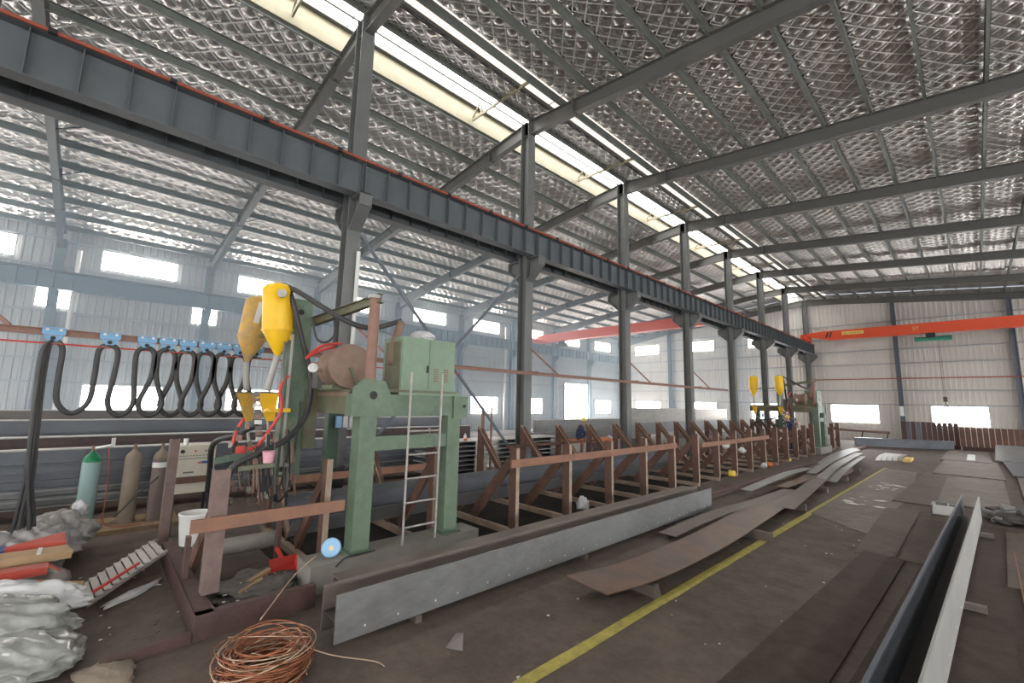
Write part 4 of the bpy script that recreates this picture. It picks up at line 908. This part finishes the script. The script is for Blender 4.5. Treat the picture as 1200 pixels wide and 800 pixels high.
for x in (-10.68, -10.24):
    for y in (1.24, 1.78): B().box(x-.025, x+.025, y-.025, y+.025, 0, .74).build('leg', 'dark', ps)
B().box(-10.18, -10.14, 1.1, 1.9, .93, 1.04).build('strap_bar', 'rust', ps)
# slatted steel grille
gr = thing('steel_grille', 'slatted steel grille lying tilted on the floor by the rubbish', 'grille', (-8.4, .66, 0))
q0, q1 = V((-7.5, .20, .03)), V((-8.35, 1.02, .27)); wv = V((-.72, -.06, .0))
for s in (0, 1): B().bar(q0+wv*s, q1+wv*s, .03, .05).build('side_bar', 'grate', gr)
for i in range(10):
    c0 = q0+(q1-q0)*((i+.4)/10.3); B().bar(c0+V((0, 0, .03)), c0+wv+V((0, 0, .03)), .075, .014).build('slat', 'slat', gr)
tag(B().bar(q0+V((.02, -.06, .09)), q0+(q1-q0)*.62+V((.0, -.02, .09)), .028, .028).build('red_rod', 'red'), 'thin red rod lying along the slatted grille', 'rod')
blob('plastic_film', (-7.62, .62, .0), (.36, .09, .03), 9, .5, 'bag_white', 'thin strip of clear film on the floor beside the slatted grille', 'plastic film', rz_=2.4)
# rubbish heap
RUB = 'rubbish heap in the corner'
blob('plastic_bag', (-6.30, -.28, .0), (.66, .46, .20), 1, .12, 'clear_plastic', 'big clear plastic sack nearest the floor channel', 'bag', RUB, 72, .30, .6)
blob('plastic_bag', (-6.95, -.45, .05), (.76, .40, .28), 2, .12, 'clear_plastic', 'clear plastic sack lying behind the biggest one', 'bag', RUB, 72, .30, .9)
blob('plastic_bag', (-7.35, -.30, .12), (.62, .24, .26), 3, .2, 'bag_white', 'bluish white tied sack across the rubbish heap', 'bag', RUB, 64, .3, 1.0)
tag(B().prism([(-7.55, -.55, .30), (-7.35, .10, .22), (-7.60, .16, .26), (-7.90, -.50, .36)], (0, 0, .03)).build('cardboard_sheet', 'cardboard'), 'crumpled brown cardboard sheet under the red parts', 'cardboard')
for i, (c0, c1, w_, h_, lab) in enumerate((((-7.85, -.95, .50), (-7.95, -.18, .46), .20, .09, 'red painted steel bracket on the rubbish heap above the cardboard'), ((-7.55, -1.0, .42), (-7.62, -.38, .36), .18, .08, 'lower red painted bracket at the edge of the rubbish heap'))):
    o = thing('red_bracket', lab, 'bracket', c0, RUB); B().bar(c0, c1, w_, .012).build('plate', 'red_part', o)
    B().bar(V(c0)+V((.09, 0, -.04)), V(c1)+V((.09, 0, -.04)), .012, h_).build('lip', 'red_part', o)
    B().prism([V(c1)+V((-.09, 0, 0)), V(c1)+V((.09, 0, 0)), V(c1)+V((.07, .12, -.09))], (0, 0, .012)).build('tip', 'red_part', o)
tag(B().bar((-8.25, -1.0, .52), (-8.45, -.02, .46), .34, .10).build('carton', 'cardboard'), 'flat tan carton with white bands on the rubbish heap', 'carton', RUB)
for t in (.35, .72):
    p = V((-8.25, -1.0, .523)).lerp(V((-8.45, -.02, .463)), t); tag(B().bar(p-V((.005, .02, 0)), p+V((-.005, .02, -.002)), .345, .104).build('packing_band', 'white'), 'white band around the flat tan carton', 'band', RUB)
tag(B().prism([(-8.72, -.62, .36), (-9.0, -.10, .40), (-8.68, -.06, .34)], (0, 0, .20)).build('red_wedge', 'red_part'), 'glossy red wedge shaped part standing behind the tan carton', 'steel part', RUB)
tag(B().bar((-9.0, -1.1, .42), (-9.1, -.62, .42), .26, .08).build('blue_carton', 'blue_box'), 'flat blue carton at the edge of the rubbish heap', 'carton', RUB)
blob('plastic_bag', (-9.45, -.42, .10), (.56, .50, .36), 5, .22, 'bag_grey', 'grey plastic sack slumped behind the blue carton', 'bag', RUB, 72, .4, .5)
blob('plastic_bag', (-10.15, -.20, .05), (.50, .36, .42), 6, .25, 'bag_grey', 'grey sack with a knotted white top by the teal cylinder', 'bag', RUB, 72, .4, 1.1)
blob('plastic_bag', (-10.35, .02, .55), (.13, .12, .15), 7, .6, 'bag_white', 'knotted white plastic tuft on the grey sack by the teal cylinder', 'bag', RUB, 24, .5)
blob('plastic_bag', (-10.1, -1.15, .10), (.5, .3, .60), 8, .25, 'bag_white', 'crumpled white bag beside the hanging cable bundle', 'bag', RUB, 64, .45, .2)
blob('plastic_bag', (-9.55, -.95, .30), (.55, .3, .20), 10, .2, 'bag_grey', 'flat grey sack under the crumpled white bag', 'bag', RUB, 64, .35, 1.2)
blob('sack', (-5.60, .35, .0), (.30, .20, .06), 12, .3, 'cyl_brown', 'brown cloth sack on the floor next to the copper wire', 'sack', None, 30, .2, .5)
o = blob('scrap_fill', (.45, 16.05, 0), (.46, .8, .13), 33, .4, 'mill_dark', '', '', n=36); o['label'] = 'dark heap of small steel chips under the offcuts'; o['category'] = 'scrap'; o['kind'] = 'stuff'
o = blob('rubbish_fill', (-8.4, -.75, .0), (1.7, .65, .26), 14, .3, 'bag_grey', '', '', n=40); o['label'] = 'mixed dusty rubbish under the sacks and cartons'; o['category'] = 'rubbish'; o['kind'] = 'stuff'
# bits on the floor
rr = random.Random(21); b = B()
for i in range(170):
    q = rr.random()
    x, y = (rr.uniform(-8.8, -5.9), rr.uniform(-.2, 1.0)) if q < .3 else ((rr.uniform(-6.9, -6.1), rr.uniform(1.3, 2.2)) if q < .55 else (rr.uniform(-4.4, -1.5), rr.uniform(2.5, 13)))
    s_ = rr.uniform(.006, .018); z = .0 if not -6.95 < x < -6.0 or y < 1.2 else .14
    b.cur = rr.choice([0, 0, 1, 2]); b.prism([(x, y, z), (x+s_*2, y+rr.uniform(-1, 1)*s_, z), (x+s_, y+s_*2, z)], (0, 0, s_*.5))
o = b.build('floor_crumbs', ['scrap', 'steel_edge', 'white']); o['label'] = 'tiny slag crumbs and scraps scattered on the floor'; o['category'] = 'debris'; o['kind'] = 'stuff'
# ------------------------------------------------------------------ window bay: stacked girders
def girder(x, y0, y1, z0, hgt, wd, m, label, edge=True, grp='girders stacked in the window bay'):
    o = thing('plate_girder', label, 'girder', (x, (y0+y1)/2, z0), None)
    B().box(x-.012, x+.012, y0, y1, z0+.02, z0+hgt-.02).build('web', m, o)
    B().box(x-wd/2, x+wd/2, y0, y1, z0+hgt-.025, z0+hgt).build('top_flange', 'mill_pale' if edge else m, o)  # paler flange material stands for the light the girder top catches
    B().box(x-wd/2, x+wd/2, y0, y1, z0, z0+.025).build('bottom_flange', m, o)
    return o
for y in (-5, 0, 5, 10): tag(B().box(-18.2, -12.8, y-.12, y+.12, 0, .24).build('sleeper', 'timber'), 'timber sleeper under the girder stacks behind the gas cylinders', 'sleeper', 'sleepers by the window bay stacks')
for i, z in enumerate((.24, .42)): girder(-13.25, -6, 9.6, z, .17, .45, 'mill_steel', ('lowest', 'second')[i]+' flat section in the front stack behind the gas cylinders')
for i in range(3): tag(B().box(-13.5, -12.98, -6-.3*i, 9.2-.8*i, .60+.15*i, .63+.15*i).box(-13.2, -13.1, -6, 9, .63+.15*i, .75+.15*i).build('flat_plate', 'mill_blue'), ('lowest', 'middle', 'top')[i]+' long flat plate with spacer in the front stack behind the cylinders', 'steel plate')
girder(-13.25, -6, 8.8, 1.06, .32, .34, 'mill_blue', 'dark girder on top of the front stack behind the gas cylinders')
girder(-14.6, -6, 11.5, .24, 1.30, .40, 'maroon', 'deep rusty girder standing behind the front plate stack')
girder(-15.9, -6, 12.5, .24, .80, .40, 'mill_blue', 'lower blue grey girder of the tall pair behind the rusty girder')
girder(-15.9, -6, 12.0, 1.04, .82, .40, 'mill_blue', 'upper blue grey girder of the tall pair behind the rusty girder')
girder(-17.4, -6, 13.5, .24, .92, .40, 'mill_brown', 'lower brown girder of the pair nearest the window wall')
girder(-17.4, -6, 13.0, 1.16, .90, .40, 'mill_brown', 'upper brown girder of the pair nearest the window wall')
# slatted stack of thin plates
for i in range(7): tag(B().box(-12.6-.05*(i % 2), -11.6, 7.6+.02*i, 14.2-.1*i, .30+.15*i, .33+.15*i).build('flat_plate', 'mill_pale'), 'thin pale plate in the spaced stack behind the bracing pipe', 'steel plate', 'plates in the spaced stack')
for y in (8.8+.6, 11.3, 13.2):
    tag(B().box(-12.55, -11.65, y-.04, y+.04, 0, 1.20).build('stack_spacer', 'dark'), 'dark spacer post through the spaced plate stack', 'spacer', 'spacers of the plate stack')
girder(-14.3, 14.8, 24.5, .55, .60, .5, 'mill_steel', 'lower grey girder on trestles beyond the welder')
girder(-14.3, 15.0, 24.0, 1.15, .58, .5, 'mill_steel', 'upper grey girder on trestles beyond the welder')
girder(-16.1, 26.5, 44, .55, .80, .5, 'mill_blue', 'lower girder of the long pair before the far wall')
girder(-16.1, 26.5, 43, 1.35, .95, .5, 'strip_pale', 'upper pale girder of the long pair before the far wall')
for x, ys in ((-14.3, (16, 20, 24)), (-16.1, (28, 34, 40))):
    for y in ys: tag(B().box(x-.5, x+.5, y-.1, y+.1, 0, .55).build('trestle_block', 'maroon'), 'rusty block under the %s' % ('grey girders beyond the welder' if x > -15 else 'long girder pair before the far wall'), 'support', 'blocks under the far girders')
for x_, y_, m, lab in ((545, 518, 'white', 'white bottle with orange base on the spaced plate stack'), (564, 516, 'orange', 'orange bottle with white neck on the spaced plate stack')):
    p = px(x_, y_, X=-11.8); o = thing('bottle', lab, 'bottle', (p.x, p.y, 1.23))
    B().lathe((p.x, p.y, 1.23), [(.05, 0), (.055, .02), (.055, .08)], 12).build('base', 'orange', o); B().lathe((p.x, p.y, 1.31), [(.055, 0), (.05, .08), (.02, .12), (.02, .16)], 12).build('neck', 'white', o)
for x_, lab in ((565, 'rusty pipe post standing before the spaced plate stack'), (575, 'thinner rusty pipe post beside the bracing pipe')):
    p = px(x_, 520, X=-10.9); tag(B().cyl((p.x, p.y, 0), (p.x, p.y, 2.35), .05 if x_ < 570 else .035, n=10).build('pipe_post', 'brown_pipe'), lab, 'post')
p = px(563, 545, X=-10.3); tin = thing('paint_tin', 'old yellowish paint tin on the floor behind the cradle row', 'tin', (p.x, p.y, 0))
B().lathe((p.x, p.y, 0), [(.17, 0), (.17, .85), (.175, .86), (.175, .88)], 18).build('body', 'cream_box', tin); B().lathe((p.x, p.y, .88), [(.165, 0), (.165, .012)], 18).build('lid', 'hose_grey', tin)
# welding table with the seated welder
tb = thing('work_table', 'orange steel work table carrying the seated welder', 'table', (-12.6, 17.5, 0))
B().box(-13.2, -12.0, 15.7, 19.2, .80, .88).build('top', 'orange', tb)
for x in (-13.1, -12.1):
    for y in (15.8, 19.1): B().box(x-.05, x+.05, y-.05, y+.05, 0, .80).build('leg', 'rust_light', tb)
B().bar((-12.1, 15.8, .1), (-12.1, 17.1, .8), .05, .05).build('brace', 'rust_light', tb)
for i in range(5):
    x, y = -12.4+R.uniform(-.2, .3), 18.2+i*.2; blob('rag', (x, y, .88), (.16, .12, .10), 30+i, .4, ('bag_white', 'hose_grey', 'bag_grey', 'dark', 'bag_white')[i], ('crumpled white rag', 'dark grey glove', 'light grey rag', 'black rag', 'small white cloth')[i]+' on the orange work table', 'rag', 'rags on the work table', 16)
bc = gas_cyl(-11.3, 15.2, .12, 1.30, 'sky_cyl', 'sky_cyl', 'sky blue gas cylinder behind the cradle row near the welder', 0., 0.)
def person(name, label, joints, edges, skin_j, helmet_at, face, radii, hat=.125):
    o = thing(name, label, 'person', (joints[0][0], joints[0][1], min(j[2] for j in joints)-.03))
    me = bpy.data.meshes.new('tmp'); me.from_pydata(joints, edges, []); ob = bpy.data.objects.new('tmp', me); COL.objects.link(ob)
    sk = ob.modifiers.new('s', 'SKIN'); sk.use_smooth_shade = True; ob.modifiers.new('d', 'SUBSURF').levels = 2
    for i, v in enumerate(me.skin_vertices[0].data): v.radius = (radii[i], radii[i]); v.use_root = (i == 0)
    bpy.context.view_layer.update()
    m2 = bpy.data.meshes.new_from_object(ob.evaluated_get(bpy.context.evaluated_depsgraph_get())); bpy.data.objects.remove(ob)
    m2.materials.clear(); m2.materials.append(MATS['navy']); m2.materials.append(MATS['skin'])
    J = [V(j) for j in joints]
    for p in m2.polygons:
        k = min(range(len(J)), key=lambda i: (J[i]-p.center).length-radii[i]*.5); p.material_index = 1 if k in skin_j else 0; p.use_smooth = True
    m2.transform(Matrix.Translation(-ORG[o])); b_ = bpy.data.objects.new('body', m2); COL.objects.link(b_); b_.parent = o; ORG[b_] = ORG[o]
    hp = V(helmet_at); B().lathe(hp, [(hat*1.22, -.005), (hat*1.2, .012), (hat, .014), (hat*.95, .06), (hat*.7, .11), (hat*.25, .135)], 18).build('helmet', 'helmet', o)
    fd = V(face).normalized(); hd = hp-V((0, 0, .06)); sd = V((-fd.y, fd.x, 0))
    f_ = B(); f_.bar(hd+fd*.085+V((0, 0, .0)), hd+fd*.12+V((0, 0, -.03)), .025, .05); f_.build('nose', 'skin', o)
    for s in (-1, 1): B().lathe(hd+fd*.092+sd*(s*.035)+V((0, 0, .012)), [(.012, 0), (.006, .008)], 8, fd).build('eye', 'dark', o)
    B().bar(hd+fd*.094-sd*.025-V((0, 0, .06)), hd+fd*.094+sd*.025-V((0, 0, .06)), .01, .012).build('mouth', 'red_part', o)
    for s in (-1, 1): B().lathe(hd+sd*(s*.088), [(.022, -.008), (.024, .008)], 8, sd).build('ear', 'skin', o)
    return o
def fingers(J, E, Rr, hand, d, side, skinset):
    """five short finger chains rooted in the palm"""
    h = len(J); J.append(tuple(hand)); Rr.append(.036); skinset.add(h)
    d = V(d).normalized(); side = V(side).normalized()
    for k, (o_, L) in enumerate(((-.030, .07), (-.010, .08), (.010, .078), (.030, .062))):
        a = V(hand)+d*.045+side*o_; c = a+d*L*.6+V((0, 0, -.008)); e = a+d*L+V((0, 0, -.03))
        i = len(J); J += [tuple(a), tuple(c), tuple(e)]; Rr += [.011, .010, .008]; E += [(h, i), (i, i+1), (i+1, i+2)]; skinset |= {i, i+1, i+2}
    a = V(hand)+side*-.04+d*.01; c = a+side*-.03+d*.03; i = len(J); J += [tuple(a), tuple(c)]; Rr += [.012, .009]; E += [(h, i), (i, i+1)]; skinset |= {i, i+1}
    return h
def seated(x, y, z, fx=1., fy=0.):
    f = V((fx, fy, 0)).normalized(); s = V((-f.y, f.x, 0)); P = lambda a, b, c: tuple(V((x, y, z))+f*a+s*b+V((0, 0, c)))
    J = [P(0, 0, .12), P(.06, 0, .30), P(.14, 0, .48), P(.20, 0, .60), P(.25, 0, .68), P(.30, 0, .77), P(.31, 0, .84)]; E = [(i, i+1) for i in range(6)]; Rr = [.15, .155, .165, .10, .06, .095, .085]; sk = {4, 5, 6}
    for q in (-1, 1):
        i = len(J); J += [P(.16, q*.19, .56), P(.30, q*.25, .36), P(.48, q*.12, .26)]; Rr += [.08, .058, .043]; E += [(3, i), (i, i+1), (i+1, i+2)]
        h = fingers(J, E, Rr, P(.55, q*.10, .24), f, s*q, sk); E.append((i+2, h))
        i = len(J); J += [P(.03, q*.11, .10), P(.42, q*.17, .22), P(.44, q*.16, -.02+.0), P(.56, q*.17, .04)]; Rr += [.10, .075, .05, .04]; J[i+2] = P(.36, q*.16, .06); J[i+3] = P(.50, q*.17, .05); E += [(0, i), (i, i+1), (i+1, i+2), (i+2, i+3)]
    return J, E, sk, Rr, P(.31, 0, .89), f
J, E, sk, Rr, hp, f = seated(-12.75, 16.3, .88, .75, .45)
person('person', 'person in navy overalls and yellow helmet sitting hunched on the orange table', J, E, sk, hp, f, Rr)
def standing(x, y, fx, fy):
    f = V((fx, fy, 0)).normalized(); s = V((-f.y, f.x, 0)); P = lambda a, b, c: tuple(V((x, y, 0))+f*a+s*b+V((0, 0, c)))
    J = [P(0, 0, .95), P(.02, 0, 1.12), P(.05, 0, 1.30), P(.09, 0, 1.43), P(.13, 0, 1.50), P(.18, 0, 1.58), P(.19, 0, 1.65)]; E = [(i, i+1) for i in range(6)]; Rr = [.145, .14, .165, .10, .055, .09, .08]; sk = {4, 5, 6}
    for q in (-1, 1):
        i = len(J); J += [P(.08, q*.19, 1.40), P(.14, q*.24, 1.14), P(.36, q*.18, 1.06)]; Rr += [.075, .055, .04]; E += [(3, i), (i, i+1), (i+1, i+2)]
        h = fingers(J, E, Rr, P(.43, q*.16, 1.05), f, s*q, sk); E.append((i+2, h))
        i = len(J); J += [P(0, q*.10, .88), P(.04, q*.11, .50), P(0, q*.11, .09), P(.16, q*.12, .05)]; Rr += [.10, .07, .05, .042]; E += [(0, i), (i, i+1), (i+1, i+2), (i+2, i+3)]
    return J, E, sk, Rr, P(.19, 0, 1.70), f
PW = px(927, 487, X=-7.0)
J, E, sk, Rr, hp, f = standing(PW.x, PW.y, -1, .1)
dz = PW.z-1.80
person('person', 'person in navy overalls and yellow helmet standing at the far gantry', [(a, b, c+dz) for a, b, c in J], E, sk, (hp[0], hp[1], hp[2]+dz), f, Rr)
tag(B().box(PW.x-.5, PW.x+.4, PW.y-.4, PW.y+.4, 0, max(.05, dz)).build('step_platform', 'maroon'), 'low rusty step platform under the worker at the far gantry', 'platform')
blob('plastic_bag', (-6.75, 4.15, 3.58), (.20, .24, .13), 51, .3, 'bag_white', 'crumpled white bag on top of the green cabinet', 'bag', None, 40, .4)
# torches, rags and small things along the cradle
rr = random.Random(8)
for i, (x, y, m) in enumerate(((683, 597, 'bag_white'), (1000, 0, None))):
    if m: p = px(x, y, Z=.13); blob('white_bag', (p.x, p.y, .11), (.16, .15, .20), 40, .5, m, 'crumpled white bag on the floor behind the grey H-beam', 'bag', None, 20, .3)
for x, y, m, nm, lab in ((866, 548, 'helmet', 'yellow_cloth', 'small yellow cloth hanging among the cradle frames'), (872, 523, 'white', 'white_cloth', 'small white rag caught in the cradle frames'), (881, 530, 'white', 'white_cloth', 'second white rag further along the cradle frames'), (931, 541, 'helmet', 'yellow_cloth', 'yellow cloth at the foot of the far cradle frames'), (909, 543, 'orange', 'orange_cloth', 'orange bundle at the foot of the far cradle frames'), (903, 546, 'bag_white', 'white_bundle', 'white bundle at the foot of the far cradle frames')):
    p = px(x, y, X=-6.1); p.z = max(p.z, .12)
    kf = round((p.y-YC0)/DYC)
    blob(nm, (-6.62, YC0+DYC*kf-.08, p.z-.1) if y < 538 else (p.x-.25, p.y, 0), (.14, .16, .16), x, .4, m, lab, 'cloth', None, 16, .3)

# ------------------------------------------------------------------ welding smoke hanging in the window bay
o = B().box(XL+1.1, -11.2, -8, YF-1, .3, 9.6).build('welding_haze', 'haze'); o['label'] = 'thin bluish welding smoke hanging in the window bay'; o['category'] = 'haze'; o['kind'] = 'stuff'
